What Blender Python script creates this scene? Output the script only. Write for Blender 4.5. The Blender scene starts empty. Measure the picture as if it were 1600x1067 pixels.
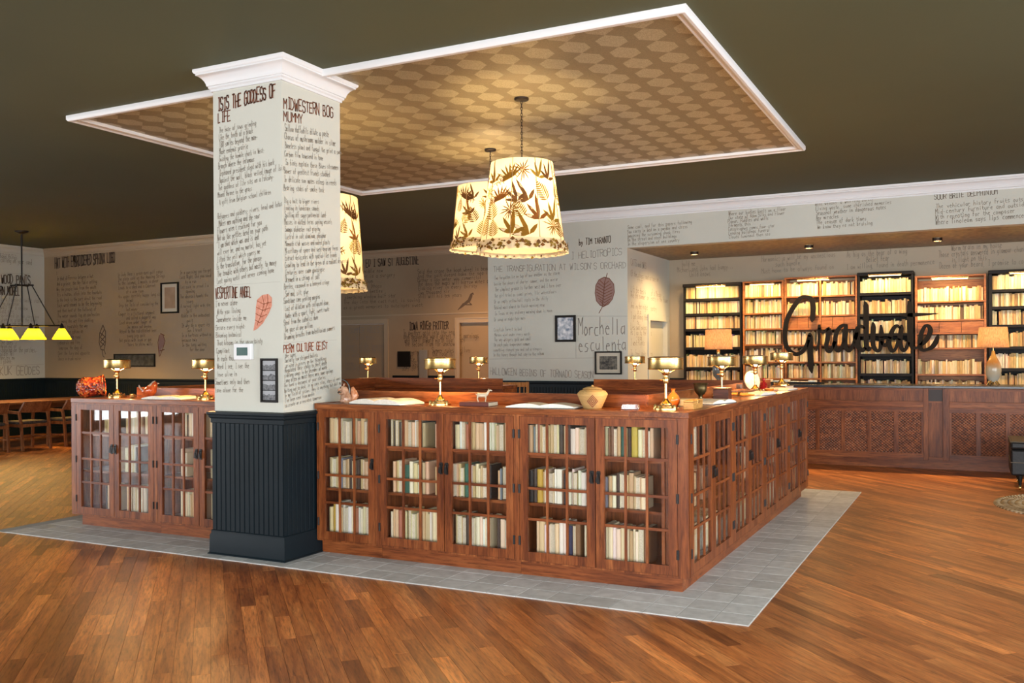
import bpy, bmesh, math, random
from mathutils import Vector, Matrix

# ------------------------------------------------------------------ camera, world, light, exposure
scene = bpy.context.scene
COL = scene.collection
PI = math.pi
R = math.radians
rng = random.Random(7)

F_PX, CX, CY, ROLL = 1442.3, 800.0, 555.3, math.atan(0.0057)
YAW = math.atan2(729.4, 1442.3)
CAM_H = 1.5
cam = bpy.data.cameras.new('camera')
cam.sensor_width = 36.0
cam.lens = 36.0 * F_PX / 1600.0
cam.shift_y = (CY - 533.5) / 1600.0
cam.clip_start = 0.05
camo = bpy.data.objects.new('camera', cam)
COL.objects.link(camo)
camo.location = (0, 0, CAM_H)
camo.rotation_euler = (Matrix.Rotation(YAW, 4, 'Z') @ Matrix.Rotation(R(90), 4, 'X') @ Matrix.Rotation(-ROLL, 4, 'Z')).to_euler()
scene.camera = camo

scene.view_settings.view_transform = 'Standard'
scene.view_settings.look = 'None'
scene.view_settings.gamma = 1.0
scene.view_settings.use_curve_mapping = False
scene.view_settings.exposure = 0.55

world = bpy.data.worlds.new('world')
scene.world = world
world.use_nodes = True
world.node_tree.nodes['Background'].inputs[0].default_value = (0.72, 0.84, 1.0, 1)
world.node_tree.nodes['Background'].inputs[1].default_value = 0.9
scene.cycles.max_bounces = 5
scene.cycles.diffuse_bounces = 3
scene.cycles.glossy_bounces = 3
scene.cycles.transmission_bounces = 4
scene.cycles.transparent_max_bounces = 12
scene.cycles.caustics_reflective = False
scene.cycles.caustics_refractive = False
scene.cycles.sample_clamp_indirect = 6.0


def area_light(name, loc, rot, sx, sy, power, color, spread=180):
    l = bpy.data.lights.new(name, 'AREA')
    l.shape = 'RECTANGLE'
    l.size, l.size_y = sx, sy
    l.energy = power
    l.color = color
    l.spread = R(spread)
    o = bpy.data.objects.new(name, l)
    o.location = loc
    o.rotation_euler = rot
    COL.objects.link(o)
    return o


def point_light(name, loc, power, color, radius=0.03, parent=None):
    l = bpy.data.lights.new(name, 'POINT')
    l.energy = power
    l.color = color
    l.shadow_soft_size = radius
    o = bpy.data.objects.new(name, l)
    o.location = loc
    COL.objects.link(o)
    o.parent = parent
    return o


DAY = (0.95, 0.975, 1.0)
WARM = (1.0, 0.56, 0.21)
# daylight entering by the windows of the wall behind the camera and of the wall on the right
WIN_FRONT = [(-4.6, -1.8), (-1.0, 1.8), (2.6, 5.4)]                # x spans, wall y = -5
WIN_RIGHT = [(-3.6, -0.8), (0.4, 3.2), (4.4, 7.2)]                 # y spans, wall x = 6
WIN_LEFT = [(-4.6, -2.2), (-1.6, 0.8), (1.4, 3.8)]                 # y spans, wall x = -16.75
WZ0, WZ1 = 0.12, 3.1
W_FRONT, W_RIGHT, W_LEFT = 300, 330, 250
for a, b in WIN_FRONT:
    area_light('daylight', ((a + b) / 2, -5.05, (WZ0 + WZ1) / 2), (R(90), 0, 0), b - a, WZ1 - WZ0, W_FRONT, DAY)
for a, b in WIN_RIGHT:
    area_light('daylight', (6.05, (a + b) / 2, (WZ0 + WZ1) / 2), (0, R(90), 0), WZ1 - WZ0, b - a, W_RIGHT, DAY)
for a, b in WIN_LEFT:
    area_light('daylight', (-16.80, (a + b) / 2, (WZ0 + WZ1) / 2), (0, R(-90), 0), WZ1 - WZ0, b - a, W_LEFT, DAY)

# room measures (metres)
CEIL = 3.68
X_L, X_R, Y_F = -16.75, 6.0, -5.0
Y_BL, Y_BM, Y_FA, Y_AL = 12.317, 15.8, 12.95, 15.03     # back-left wall, middle back wall, fascia wall, alcove back
X_FA0, X_SOF, Z_SOF = -6.97, -4.63, 3.081


# ------------------------------------------------------------------ pixel of the photograph -> point on a real plane
FW = Vector((-math.sin(YAW), math.cos(YAW), 0)); RT = Vector((math.cos(YAW), math.sin(YAW), 0)); UP = Vector((0, 0, 1))
ORG = Vector((0, 0, CAM_H))


def ray(x, y):
    u, v = x - CX, y - CY
    c, s = math.cos(ROLL), math.sin(ROLL)
    return FW * F_PX + RT * (u * c - v * s) - UP * (u * s + v * c)


def on_z(x, y, z):
    d = ray(x, y); return ORG + d * ((z - CAM_H) / d.z)


def on_x(x, y, X):
    d = ray(x, y); return ORG + d * (X / d.x)


def on_y(x, y, Y):
    d = ray(x, y); return ORG + d * (Y / d.y)


# ------------------------------------------------------------------ mesh helpers
class MB:
    def __init__(self):
        self.v = []; self.f = []; self.c = []; self.cur = (1, 1, 1, 1); self.mi = []; self.m = 0

    def _add(self, vs, fs):
        n = len(self.v)
        self.v += [tuple(p) for p in vs]
        for f in fs:
            self.f.append(tuple(i + n for i in f)); self.c.append(self.cur); self.mi.append(self.m)
        return self

    def box(self, x0, y0, z0, x1, y1, z1, M=None):
        vs = [Vector(p) for p in ((x0, y0, z0), (x1, y0, z0), (x1, y1, z0), (x0, y1, z0), (x0, y0, z1), (x1, y0, z1), (x1, y1, z1), (x0, y1, z1))]
        if M is not None:
            vs = [M @ p for p in vs]
        return self._add(vs, [(0, 3, 2, 1), (4, 5, 6, 7), (0, 1, 5, 4), (1, 2, 6, 5), (2, 3, 7, 6), (3, 0, 4, 7)])

    def bar(self, a, b, w, d, up=(0, 0, 1)):
        a = Vector(a); b = Vector(b); z = (b - a); L = z.length; z.normalize()
        u = Vector(up)
        if abs(z.dot(u)) > 0.98:
            u = Vector((1, 0, 0))
        x = u.cross(z).normalized(); y = z.cross(x)
        M = Matrix((x, y, z)).transposed().to_4x4(); M.translation = a
        return self.box(-w / 2, -d / 2, 0, w / 2, d / 2, L, M)

    def prism(self, poly, h0, h1, M=None):
        """poly: 2-D points in xy, extruded from z = h0 to h1."""
        n = len(poly)
        vs = [Vector((p[0], p[1], h0)) for p in poly] + [Vector((p[0], p[1], h1)) for p in poly]
        if M is not None:
            vs = [M @ p for p in vs]
        fs = [tuple(range(n - 1, -1, -1)), tuple(range(n, 2 * n))]
        fs += [(i, (i + 1) % n, n + (i + 1) % n, n + i) for i in range(n)]
        return self._add(vs, fs)

    def lathe(self, prof, n=24, c=(0, 0, 0), M=None, sx=1.0, sy=1.0, close=True):
        vs = []; fs = []
        c = Vector(c)
        for r, z in prof:
            for k in range(n):
                a = 2 * PI * k / n
                p = Vector((r * math.cos(a) * sx, r * math.sin(a) * sy, z))
                vs.append((M @ p if M is not None else p) + c)
        for i in range(len(prof) - 1):
            for k in range(n):
                k2 = (k + 1) % n
                fs.append((i * n + k, i * n + k2, (i + 1) * n + k2, (i + 1) * n + k))
        if close:
            if prof[0][0] > 1e-5:
                fs.append(tuple(range(n - 1, -1, -1)))
            if prof[-1][0] > 1e-5:
                b = (len(prof) - 1) * n
                fs.append(tuple(range(b, b + n)))
        return self._add(vs, fs)

    def ball(self, c, rx, ry=None, rz=None, n=14, M=None):
        ry = ry or rx; rz = rz or rx
        prof = [(max(1e-4, math.sin(PI * i / (n // 2))), -math.cos(PI * i / (n // 2))) for i in range(n // 2 + 1)]
        S = Matrix.Diagonal((rx, ry, rz, 1))
        return self.lathe(prof, n, c, (M @ S) if M is not None else S, close=False)

    def tube(self, pts, r, n=8, closed=False):
        pts = [Vector(p) for p in pts]
        rs = r if isinstance(r, (list, tuple)) else [r] * len(pts)
        vs = []; fs = []; ref = None
        m = len(pts)
        for i, p in enumerate(pts):
            if closed:
                t = (pts[(i + 1) % m] - pts[i - 1]).normalized()
            else:
                t = (pts[min(i + 1, m - 1)] - pts[max(i - 1, 0)]).normalized()
            if ref is None:
                ref = Vector((0, 0, 1)) if abs(t.z) < 0.9 else Vector((1, 0, 0))
            x = ref.cross(t)
            if x.length < 1e-6:
                x = Vector((1, 0, 0)).cross(t)
            x.normalize(); y = t.cross(x); ref = y
            ref = Vector((0, 0, 1)) if abs(t.z) < 0.9 else ref
            for k in range(n):
                a = 2 * PI * k / n
                vs.append(p + (x * math.cos(a) + y * math.sin(a)) * rs[i])
        for i in range(m if closed else m - 1):
            j = (i + 1) % m
            for k in range(n):
                k2 = (k + 1) % n
                fs.append((i * n + k, i * n + k2, j * n + k2, j * n + k))
        if not closed:
            fs.append(tuple(range(n - 1, -1, -1))); b = (m - 1) * n; fs.append(tuple(range(b, b + n)))
        return self._add(vs, fs)

    def loft(self, rings, cap=True):
        n = len(rings[0]); vs = [p for r in rings for p in r]; fs = []
        for i in range(len(rings) - 1):
            for k in range(n):
                k2 = (k + 1) % n
                fs.append((i * n + k, i * n + k2, (i + 1) * n + k2, (i + 1) * n + k))
        if cap:
            fs.append(tuple(range(n - 1, -1, -1))); b = (len(rings) - 1) * n; fs.append(tuple(range(b, b + n)))
        return self._add(vs, fs)

    def rect_sweep(self, prof, x0, y0, x1, y1, inward=False):
        """profile (offset, z) swept around the rectangle with mitred corners."""
        rings = []
        for o, z in prof:
            s = -o if inward else o
            rings.append([(x0 - s, y0 - s, z), (x1 + s, y0 - s, z), (x1 + s, y1 + s, z), (x0 - s, y1 + s, z)])
        return self.loft(rings, cap=False)

    def ribbon(self, pts, w, off=None):
        """flat stroke through 3-D points; off(pt) is not used, pts carry the plane normal in self.nrm."""
        nrm = self.nrm
        for a, b in zip(pts[:-1], pts[1:]):
            d = b - a
            if d.length < 1e-6:
                continue
            d.normalize()
            s = nrm.cross(d) * (w / 2); e = d * (w * 0.35)
            self._add([a - s - e, b - s + e, b + s + e, a + s - e], [(0, 1, 2, 3)])
        return self

    def mesh(self, name, smooth=None, colattr=False):
        me = bpy.data.meshes.new(name)
        me.from_pydata(self.v, [], self.f)
        if colattr:
            at = me.attributes.new('col', 'FLOAT_COLOR', 'FACE')
            at.data.foreach_set('color', [x for c in self.c for x in c])
        if self.m or any(self.mi):
            me.polygons.foreach_set('material_index', self.mi)
        me.validate(); me.update()
        if smooth is not None:
            me.shade_smooth()
            me.set_sharp_from_angle(angle=R(smooth))
        return me

    def build(self, name, mat, parent=None, smooth=None, loc=None, rz=0, colattr=False, bevel=0):
        me = self.mesh(name, smooth, colattr)
        for mm in (mat if isinstance(mat, (list, tuple)) else [mat]):
            me.materials.append(mm)
        o = bpy.data.objects.new(name, me)
        COL.objects.link(o)
        o.parent = parent
        if loc is not None:
            o.location = loc
        o.rotation_euler[2] = rz
        if bevel:
            bv = o.modifiers.new('bevel', 'BEVEL'); bv.width = bevel; bv.segments = 2; bv.limit_method = 'ANGLE'
        return o


def tag(o, label=None, cat=None, group=None, kind=None):
    if label: o['label'] = label
    if cat: o['category'] = cat
    if group: o['group'] = group
    if kind: o['kind'] = kind
    return o


def thing(name, label, cat, loc=(0, 0, 0), rz=0, group=None):
    o = bpy.data.objects.new(name, None)
    o.empty_display_size = 0.1
    COL.objects.link(o)
    o.location = loc; o.rotation_euler = (0, 0, rz)
    return tag(o, label, cat, group)


def struct(o):
    o['kind'] = 'structure'; return o


def dup(o, parent=None):
    c = o.copy(); COL.objects.link(c); c.parent = parent
    for ch in list(o.children):
        dup(ch, c)
    return c


def inst(name, me, parent, loc, rz=0, scale=None):
    o = bpy.data.objects.new(name, me); COL.objects.link(o); o.parent = parent; o.location = loc; o.rotation_euler[2] = rz
    if scale: o.scale = scale
    return o


# ------------------------------------------------------------------ materials
MATS = {}


def mat(name, color=(0.8, 0.8, 0.8), rough=0.5, metal=0.0, **kw):
    m = bpy.data.materials.new(name); m.use_nodes = True
    b = m.node_tree.nodes['Principled BSDF']
    b.inputs['Base Color'].default_value = (*color, 1); b.inputs['Roughness'].default_value = rough; b.inputs['Metallic'].default_value = metal
    for k, v in kw.items():
        b.inputs[k.replace('_', ' ')].default_value = v
    MATS[name] = m
    return m


class NT:
    def __init__(self, m):
        self.t = m.node_tree; self.b = self.t.nodes.get('Principled BSDF')

    def n(self, typ, **kw):
        nd = self.t.nodes.new(typ)
        for k, v in kw.items():
            if k.startswith('i_'):
                key = k[2:]
                nd.inputs[int(key) if key.isdigit() else key.replace('_', ' ')].default_value = v
            else:
                setattr(nd, k, v)
        return nd

    def l(self, a, b): self.t.links.new(a, b); return b

    def math(self, op, a, b=None, c=None):
        nd = self.t.nodes.new('ShaderNodeMath'); nd.operation = op
        for i, x in enumerate((a, b, c)):
            if x is None: continue
            if isinstance(x, (int, float)): nd.inputs[i].default_value = x
            else: self.l(x, nd.inputs[i])
        return nd.outputs[0]

    def ramp(self, fac, stops):
        r = self.t.nodes.new('ShaderNodeValToRGB')
        e = r.color_ramp.elements
        while len(e) < len(stops): e.new(0.5)
        for el, (p, c) in zip(e, stops):
            el.position = p; el.color = (*c, 1)
        self.l(fac, r.inputs[0]); return r.outputs[0]

    def mix(self, fac, a, b, blend='MIX'):
        m = self.t.nodes.new('ShaderNodeMix'); m.data_type = 'RGBA'; m.blend_type = blend
        for s, x in ((0, fac), (6, a), (7, b)):
            if isinstance(x, (int, float)): m.inputs[s].default_value = x
            elif isinstance(x, tuple): m.inputs[s].default_value = (*x, 1) if len(x) == 3 else x
            else: self.l(x, m.inputs[s])
        return m.outputs[2]

    def bump(self, h, strength=0.2, dist=0.01):
        bp = self.t.nodes.new('ShaderNodeBump'); bp.inputs['Strength'].default_value = strength; bp.inputs['Distance'].default_value = dist
        self.l(h, bp.inputs['Height']); self.l(bp.outputs[0], self.b.inputs['Normal'])


def dull(m, s=0.2):
    m.node_tree.nodes['Principled BSDF'].inputs['Specular IOR Level'].default_value = s
    return m


def wood(name, dark, mid, light, axis='z', rough=0.38, scale=1.0, plank=False, coat=0.0, rot=0.0):
    m = mat(name, mid, rough); t = NT(m)
    geo = t.n('ShaderNodeNewGeometry')
    mp = t.n('ShaderNodeMapping')
    mp.inputs['Rotation'].default_value = (0, 0, rot)
    st = {'x': (1.2, 14, 14), 'y': (14, 1.2, 14), 'z': (14, 14, 1.2)}[axis]
    vm = t.n('ShaderNodeVectorMath', operation='MULTIPLY'); vm.inputs[1].default_value = tuple(s * scale for s in st)
    t.l(geo.outputs['Position'], mp.inputs[0]); t.l(mp.outputs[0], vm.inputs[0])
    n1 = t.n('ShaderNodeTexNoise', noise_dimensions='4D', i_Scale=1.0, i_Detail=5.0, i_Roughness=0.6, i_Distortion=0.6)
    n2 = t.n('ShaderNodeTexNoise', noise_dimensions='4D', i_Scale=6.0, i_Detail=3.0, i_Roughness=0.7)
    t.l(vm.outputs[0], n1.inputs['Vector']); t.l(vm.outputs[0], n2.inputs['Vector'])
    if plank:
        at = t.n('ShaderNodeAttribute', attribute_name='col')
        w = t.math('MULTIPLY', at.outputs['Fac'], 43.0)
        t.l(w, n1.inputs['W']); t.l(w, n2.inputs['W'])
    else:
        oi = t.n('ShaderNodeObjectInfo')
        w = t.math('MULTIPLY', oi.outputs['Random'], 20.0)
        t.l(w, n1.inputs['W']); t.l(w, n2.inputs['W'])
    # cathedral rings
    rings = t.math('FRACT', t.math('MULTIPLY', n1.outputs[0], 7.0))
    rr = t.math('ABSOLUTE', t.math('SUBTRACT', rings, 0.5))
    c = t.ramp(n1.outputs[0], [(0.3, dark), (0.5, mid), (0.72, light)])
    c = t.mix(t.math('MULTIPLY', rr, 0.55), c, dark)
    fine = t.ramp(n2.outputs[0], [(0.32, (0.30, 0.25, 0.21)), (0.50, (0.95, 0.93, 0.9)), (0.68, (1.25, 1.25, 1.2))])
    c = t.mix(0.75, c, fine, 'MULTIPLY')
    if plank:
        tone = t.ramp(at.outputs['Fac'], [(0.0, (0.45, 0.40, 0.36)), (0.25, (0.78, 0.72, 0.68)), (0.7, (1.0, 1.0, 1.0)), (1.0, (1.45, 1.42, 1.35))])
        c = t.mix(1.0, c, tone, 'MULTIPLY')
    t.l(c, t.b.inputs['Base Color'])
    dull(m, 0.5 if plank else 0.28)
    t.bump(n2.outputs[0], 0.08, 0.004)
    if coat:
        t.b.inputs['Coat Weight'].default_value = coat; t.b.inputs['Coat Roughness'].default_value = 0.22
    return m


def mottled(name, a, b, rough=0.6, scale=30.0, bump=0.0, metal=0.0, detail=4.0):
    m = mat(name, a, rough, metal); t = NT(m)
    tc = t.n('ShaderNodeNewGeometry')
    n = t.n('ShaderNodeTexNoise', i_Scale=scale, i_Detail=detail)
    t.l(tc.outputs['Position'], n.inputs['Vector'])
    t.l(t.ramp(n.outputs[0], [(0.35, a), (0.65, b)]), t.b.inputs['Base Color'])
    if bump: t.bump(n.outputs[0], bump, 0.01)
    return m


OAK_D, OAK_M, OAK_L = (0.085, 0.020, 0.006), (0.215, 0.058, 0.016), (0.36, 0.120, 0.036)
OAKZ = wood('oak_upright_grain', OAK_D, OAK_M, OAK_L, 'z')
OAKX = wood('oak_crosswise_grain', OAK_D, OAK_M, OAK_L, 'x')
OAKY = wood('oak_lengthwise_grain', OAK_D, OAK_M, OAK_L, 'y')
OAKT = wood('oak_worktop', OAK_D, (0.23, 0.066, 0.019), (0.36, 0.125, 0.040), 'x', rough=0.3)
OAKTY = wood('oak_worktop_lengthwise', OAK_D, (0.23, 0.066, 0.019), (0.36, 0.125, 0.040), 'y', rough=0.3)
DESKX = wood('desk_walnut_crosswise', (0.095, 0.024, 0.008), (0.23, 0.068, 0.021), (0.35, 0.125, 0.042), 'x')
DESKZ = wood('desk_walnut_upright', (0.090, 0.023, 0.008), (0.21, 0.062, 0.019), (0.33, 0.115, 0.040), 'z')
FLOORM = wood('floor_plank_wood', (0.27, 0.080, 0.021), (0.56, 0.200, 0.054), (0.78, 0.34, 0.11), 'x', rough=0.36, scale=1.0, plank=True, rot=R(-135))
SHELFW = wood('honey_shelf_wood', (0.22, 0.07, 0.018), (0.36, 0.13, 0.035), (0.46, 0.19, 0.06), 'x')
CHAIRW = wood('chair_oak', (0.16, 0.055, 0.02), (0.27, 0.105, 0.04), (0.36, 0.16, 0.07), 'z')
TABLEW = wood('table_oak', (0.10, 0.042, 0.02), (0.18, 0.08, 0.035), (0.26, 0.12, 0.055), 'y')
PALEW = wood('pale_box_wood', (0.40, 0.20, 0.05), (0.58, 0.30, 0.08), (0.66, 0.38, 0.12), 'x')
SHELFD = dull(mat('dark_shelf_paint', (0.009, 0.007, 0.006), 0.5))
NAVY = mottled('navy_paint', (0.0040, 0.0090, 0.0125), (0.0050, 0.0108, 0.0150), 0.5, 3.0)
NAVY.node_tree.nodes['Principled BSDF'].inputs['Specular IOR Level'].default_value = 0.18
CREAM = mottled('cream_wall_paint', (0.495, 0.505, 0.445), (0.53, 0.54, 0.475), 0.75, 1.2)
TAUPE = mottled('taupe_wall_paint', (0.31, 0.240, 0.155), (0.34, 0.265, 0.172), 0.75, 1.2)
WHITE = mat('white_trim_paint', (0.66, 0.68, 0.69), 0.45)
TAUPE_L = mat('pale_taupe_trim', (0.42, 0.345, 0.24), 0.5)
OLIVE = mottled('olive_ceiling_paint', (0.062, 0.072, 0.034), (0.069, 0.079, 0.038), 0.8, 0.6)
BRASS = mat('polished_brass', (0.70, 0.47, 0.18), 0.27, 1.0)
BRONZE = mat('dark_bronze', (0.035, 0.026, 0.020), 0.4, 0.8)
IRON = mat('black_iron', (0.018, 0.016, 0.015), 0.45, 0.6)
INK = mat('brown_black_marker', (0.115, 0.085, 0.060), 0.8)
INKT = mat('dark_brown_pen', (0.085, 0.062, 0.042), 0.85)
INKV = mat('thin_brown_pen', (0.23, 0.195, 0.15), 0.85)
INKP = mat('grey_pencil', (0.27, 0.25, 0.22), 0.85)
INKR = mat('rust_paint_marker', (0.155, 0.055, 0.026), 0.75)
INKO = mat('orange_paint_marker', (0.30, 0.085, 0.035), 0.75)
SHELLC = mottled('salmon_wash', (0.50, 0.19, 0.12), (0.62, 0.29, 0.20), 0.8, 40)
LEAFC = mat('maroon_wash', (0.26, 0.16, 0.14), 0.85)
LINEGREY = mat('faint_grey_line', (0.36, 0.35, 0.31), 0.85)
BLACK = dull(mat('black_satin', (0.008, 0.007, 0.006), 0.5))
PAPER = mottled('paper_page', (0.72, 0.68, 0.58), (0.80, 0.77, 0.69), 0.8, 60)
MOUNT = mat('cream_mount', (0.50, 0.47, 0.38), 0.8)
STONE = mottled('black_stone', (0.012, 0.012, 0.013), (0.03, 0.03, 0.032), 0.25, 8)
LEATHER = dull(mottled('black_leather', (0.006, 0.006, 0.007), (0.011, 0.010, 0.010), 0.4, 60, 0.15), 0.25)
TILE = mottled('grey_stone_tile', (0.58, 0.59, 0.57), (0.72, 0.73, 0.71), 0.5, 14, 0.05)
_n = NT(TILE); _oi = _n.n('ShaderNodeObjectInfo'); _src = _n.b.inputs['Base Color'].links[0].from_socket
_n.l(_n.mix(1.0, _src, _n.ramp(_oi.outputs['Random'], [(0.0, (0.78, 0.78, 0.78)), (1.0, (1.04, 1.04, 1.05))]), 'MULTIPLY'), _n.b.inputs['Base Color'])
GROUT = mat('pale_grout', (0.42, 0.41, 0.38), 0.9)
UNDER = mat('dark_subfloor', (0.03, 0.016, 0.009), 0.8)
RUSH = mottled('striped_seat_fabric', (0.03, 0.028, 0.028), (0.10, 0.075, 0.055), 0.9, 40)
SKYM = mat('cloth_grey', (0.3, 0.3, 0.3), 0.9)

# glass pane: clear with a fresnel gloss
GLASS = bpy.data.materials.new('clear_window_glass'); GLASS.use_nodes = True
_t = GLASS.node_tree; _t.nodes.clear()
_o = _t.nodes.new('ShaderNodeOutputMaterial'); _mx = _t.nodes.new('ShaderNodeMixShader'); _tr = _t.nodes.new('ShaderNodeBsdfTransparent'); _gl = _t.nodes.new('ShaderNodeBsdfGlossy')
_ge = _t.nodes.new('ShaderNodeNewGeometry'); _dp = _t.nodes.new('ShaderNodeVectorMath'); _dp.operation = 'DOT_PRODUCT'
_t.links.new(_ge.outputs['Normal'], _dp.inputs[0]); _t.links.new(_ge.outputs['Incoming'], _dp.inputs[1])


def _mth(op, x, y):
    n = _t.nodes.new('ShaderNodeMath'); n.operation = op
    for i, q in enumerate((x, y)):
        if q is None: continue
        if isinstance(q, (int, float)): n.inputs[i].default_value = q
        else: _t.links.new(q, n.inputs[i])
    return n.outputs[0]


# Schlick reflectance of a thin pane
_f0 = _mth('ADD', 0.035, _mth('MULTIPLY', 0.90, _mth('POWER', _mth('SUBTRACT', 1.0, _mth('ABSOLUTE', _dp.outputs['Value'], None)), 5.0)))
_gl.inputs['Roughness'].default_value = 0.02; _tr.inputs[0].default_value = (0.995, 0.995, 0.99, 1)
_t.links.new(_f0, _mx.inputs[0]); _t.links.new(_tr.outputs[0], _mx.inputs[1]); _t.links.new(_gl.outputs[0], _mx.inputs[2]); _t.links.new(_mx.outputs[0], _o.inputs[0])


def emis(name, color, strength):
    m = bpy.data.materials.new(name); m.use_nodes = True
    b = m.node_tree.nodes['Principled BSDF']
    b.inputs['Base Color'].default_value = (0.8, 0.8, 0.8, 1)
    b.inputs['Emission Color'].default_value = (*color, 1); b.inputs['Emission Strength'].default_value = strength
    return m


BULB = bpy.data.materials.new('lit_clear_bulb'); BULB.use_nodes = True
_t = BULB.node_tree; _t.nodes.clear()
_o = _t.nodes.new('ShaderNodeOutputMaterial'); _ad = _t.nodes.new('ShaderNodeAddShader'); _tr = _t.nodes.new('ShaderNodeBsdfTransparent'); _em = _t.nodes.new('ShaderNodeEmission')
_em.inputs[0].default_value = (1.0, 0.72, 0.38, 1); _em.inputs[1].default_value = 7.0
_t.links.new(_tr.outputs[0], _ad.inputs[0]); _t.links.new(_em.outputs[0], _ad.inputs[1]); _t.links.new(_ad.outputs[0], _o.inputs[0])
TUBE = emis('lit_tube', (1.0, 0.74, 0.38), 6.0)


def cloth(name, color, transl=0.5, attr=False, weave=0.0):
    """fabric that lets a bulb behind it shine through."""
    m = bpy.data.materials.new(name); m.use_nodes = True; t = m.node_tree; t.nodes.clear()
    o = t.nodes.new('ShaderNodeOutputMaterial'); mx = t.nodes.new('ShaderNodeMixShader'); d = t.nodes.new('ShaderNodeBsdfDiffuse'); tr = t.nodes.new('ShaderNodeBsdfTranslucent')
    mx.inputs[0].default_value = transl
    for s in (d, tr): s.inputs[0].default_value = (*color, 1)
    if attr:
        a = t.nodes.new('ShaderNodeAttribute'); a.attribute_name = 'col'
        for s in (d, tr): t.links.new(a.outputs['Color'], s.inputs[0])
    if weave:
        g = t.nodes.new('ShaderNodeNewGeometry'); n = t.nodes.new('ShaderNodeTexNoise'); n.inputs['Scale'].default_value = 120
        vm = t.nodes.new('ShaderNodeVectorMath'); vm.operation = 'MULTIPLY'; vm.inputs[1].default_value = (1, 1, 0.25)
        r = t.nodes.new('ShaderNodeValToRGB'); r.color_ramp.elements[0].color = (*[c * (1 - weave) for c in color], 1); r.color_ramp.elements[1].color = (*color, 1)
        r.color_ramp.elements[0].position = 0.35; r.color_ramp.elements[1].position = 0.6
        t.links.new(g.outputs['Position'], vm.inputs[0]); t.links.new(vm.outputs[0], n.inputs['Vector']); t.links.new(n.outputs[0], r.inputs[0])
        for s in (d, tr): t.links.new(r.outputs[0], s.inputs[0])
    t.links.new(d.outputs[0], mx.inputs[1]); t.links.new(tr.outputs[0], mx.inputs[2]); t.links.new(mx.outputs[0], o.inputs[0])
    return m


SHADE = cloth('cream_shade_cloth', (0.80, 0.68, 0.44), 0.35)
PRINT = cloth('botanical_print', (0.3, 0.2, 0.05), 0.35, attr=True)
SHADE_TAN = cloth('tan_linen_shade', (0.55, 0.33, 0.19), 0.5, weave=0.35)
SHADE_YEL = cloth('yellow_glass_shade', (0.62, 0.52, 0.012), 0.45)


def attr_mat(name, rough=0.6):
    m = mat(name, (0.5, 0.5, 0.5), rough); t = NT(m)
    a = t.n('ShaderNodeAttribute', attribute_name='col')
    geo = t.n('ShaderNodeNewGeometry'); n = t.n('ShaderNodeTexNoise', i_Scale=90.0, i_Detail=3.0)
    vm = t.n('ShaderNodeVectorMath', operation='MULTIPLY'); vm.inputs[1].default_value = (1, 1, 0.12)
    t.l(geo.outputs['Position'], vm.inputs[0]); t.l(vm.outputs[0], n.inputs['Vector'])
    g = t.ramp(n.outputs[0], [(0.3, (0.72, 0.7, 0.66)), (0.65, (1, 1, 1))])
    t.l(t.mix(1.0, a.outputs['Color'], g, 'MULTIPLY'), t.b.inputs['Base Color'])
    return m


BOOKROW = attr_mat('shelf_book_paper', 0.7)
PAINTED = attr_mat('painted_colours', 0.5)
# a single book: cover takes the object's own colour
COVER = mat('book_cover', (0.5, 0.5, 0.5), 0.6)
_n = NT(COVER); _oi = _n.n('ShaderNodeObjectInfo'); _n.l(_oi.outputs['Color'], _n.b.inputs['Base Color'])
PAGES = mottled('book_pages', (0.62, 0.55, 0.40), (0.74, 0.68, 0.54), 0.85, 120)

# patterned ceiling paper: pale pointed hexagons in rows
CEILP = mat('hexagon_ceiling_paper', (0.3, 0.25, 0.15), 0.42); _n = NT(CEILP)
_g = _n.n('ShaderNodeNewGeometry'); _s = _n.n('ShaderNodeSeparateXYZ'); _n.l(_g.outputs['Position'], _s.inputs[0])
_px = _n.math('ABSOLUTE', _n.math('SUBTRACT', _n.math('FRACT', _n.math('DIVIDE', _n.math('SUBTRACT', _s.outputs[0], -1.98 - 0.139), 0.278)), 0.5))
_py = _n.math('ABSOLUTE', _n.math('SUBTRACT', _n.math('FRACT', _n.math('DIVIDE', _n.math('SUBTRACT', _s.outputs[1], 6.297 - 0.1375), 0.275)), 0.5))
_in1 = _n.math('LESS_THAN', _px, 0.36)
_in2 = _n.math('LESS_THAN', _n.math('ADD', _n.math('MULTIPLY', _px, 0.83), _py), 0.5)
_hex = _n.math('MULTIPLY', _in1, _in2)
_nz = _n.n('ShaderNodeTexNoise', i_Scale=160.0, i_Detail=2.0); _n.l(_g.outputs['Position'], _nz.inputs['Vector'])
_pale = _n.ramp(_nz.outputs[0], [(0.40, (0.27, 0.235, 0.14)), (0.6, (0.44, 0.39, 0.26))])
_deep = _n.ramp(_nz.outputs[0], [(0.40, (0.185, 0.155, 0.090)), (0.6, (0.25, 0.21, 0.125))])
_n.l(_n.mix(_hex, _deep, _pale), _n.b.inputs['Base Color'])
_n.l(_n.math('SUBTRACT', 0.50, _n.math('MULTIPLY', _hex, 0.12)), _n.b.inputs['Roughness'])
_n.b.inputs['Metallic'].default_value = 0.15
# soffit paper: gold, the same kind of sheen
SOFF = mottled('gold_soffit_paper', (0.13, 0.085, 0.035), (0.30, 0.20, 0.08), 0.4, 14, 0.1)
SOFF.node_tree.nodes['Principled BSDF'].inputs['Metallic'].default_value = 0.3

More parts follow.
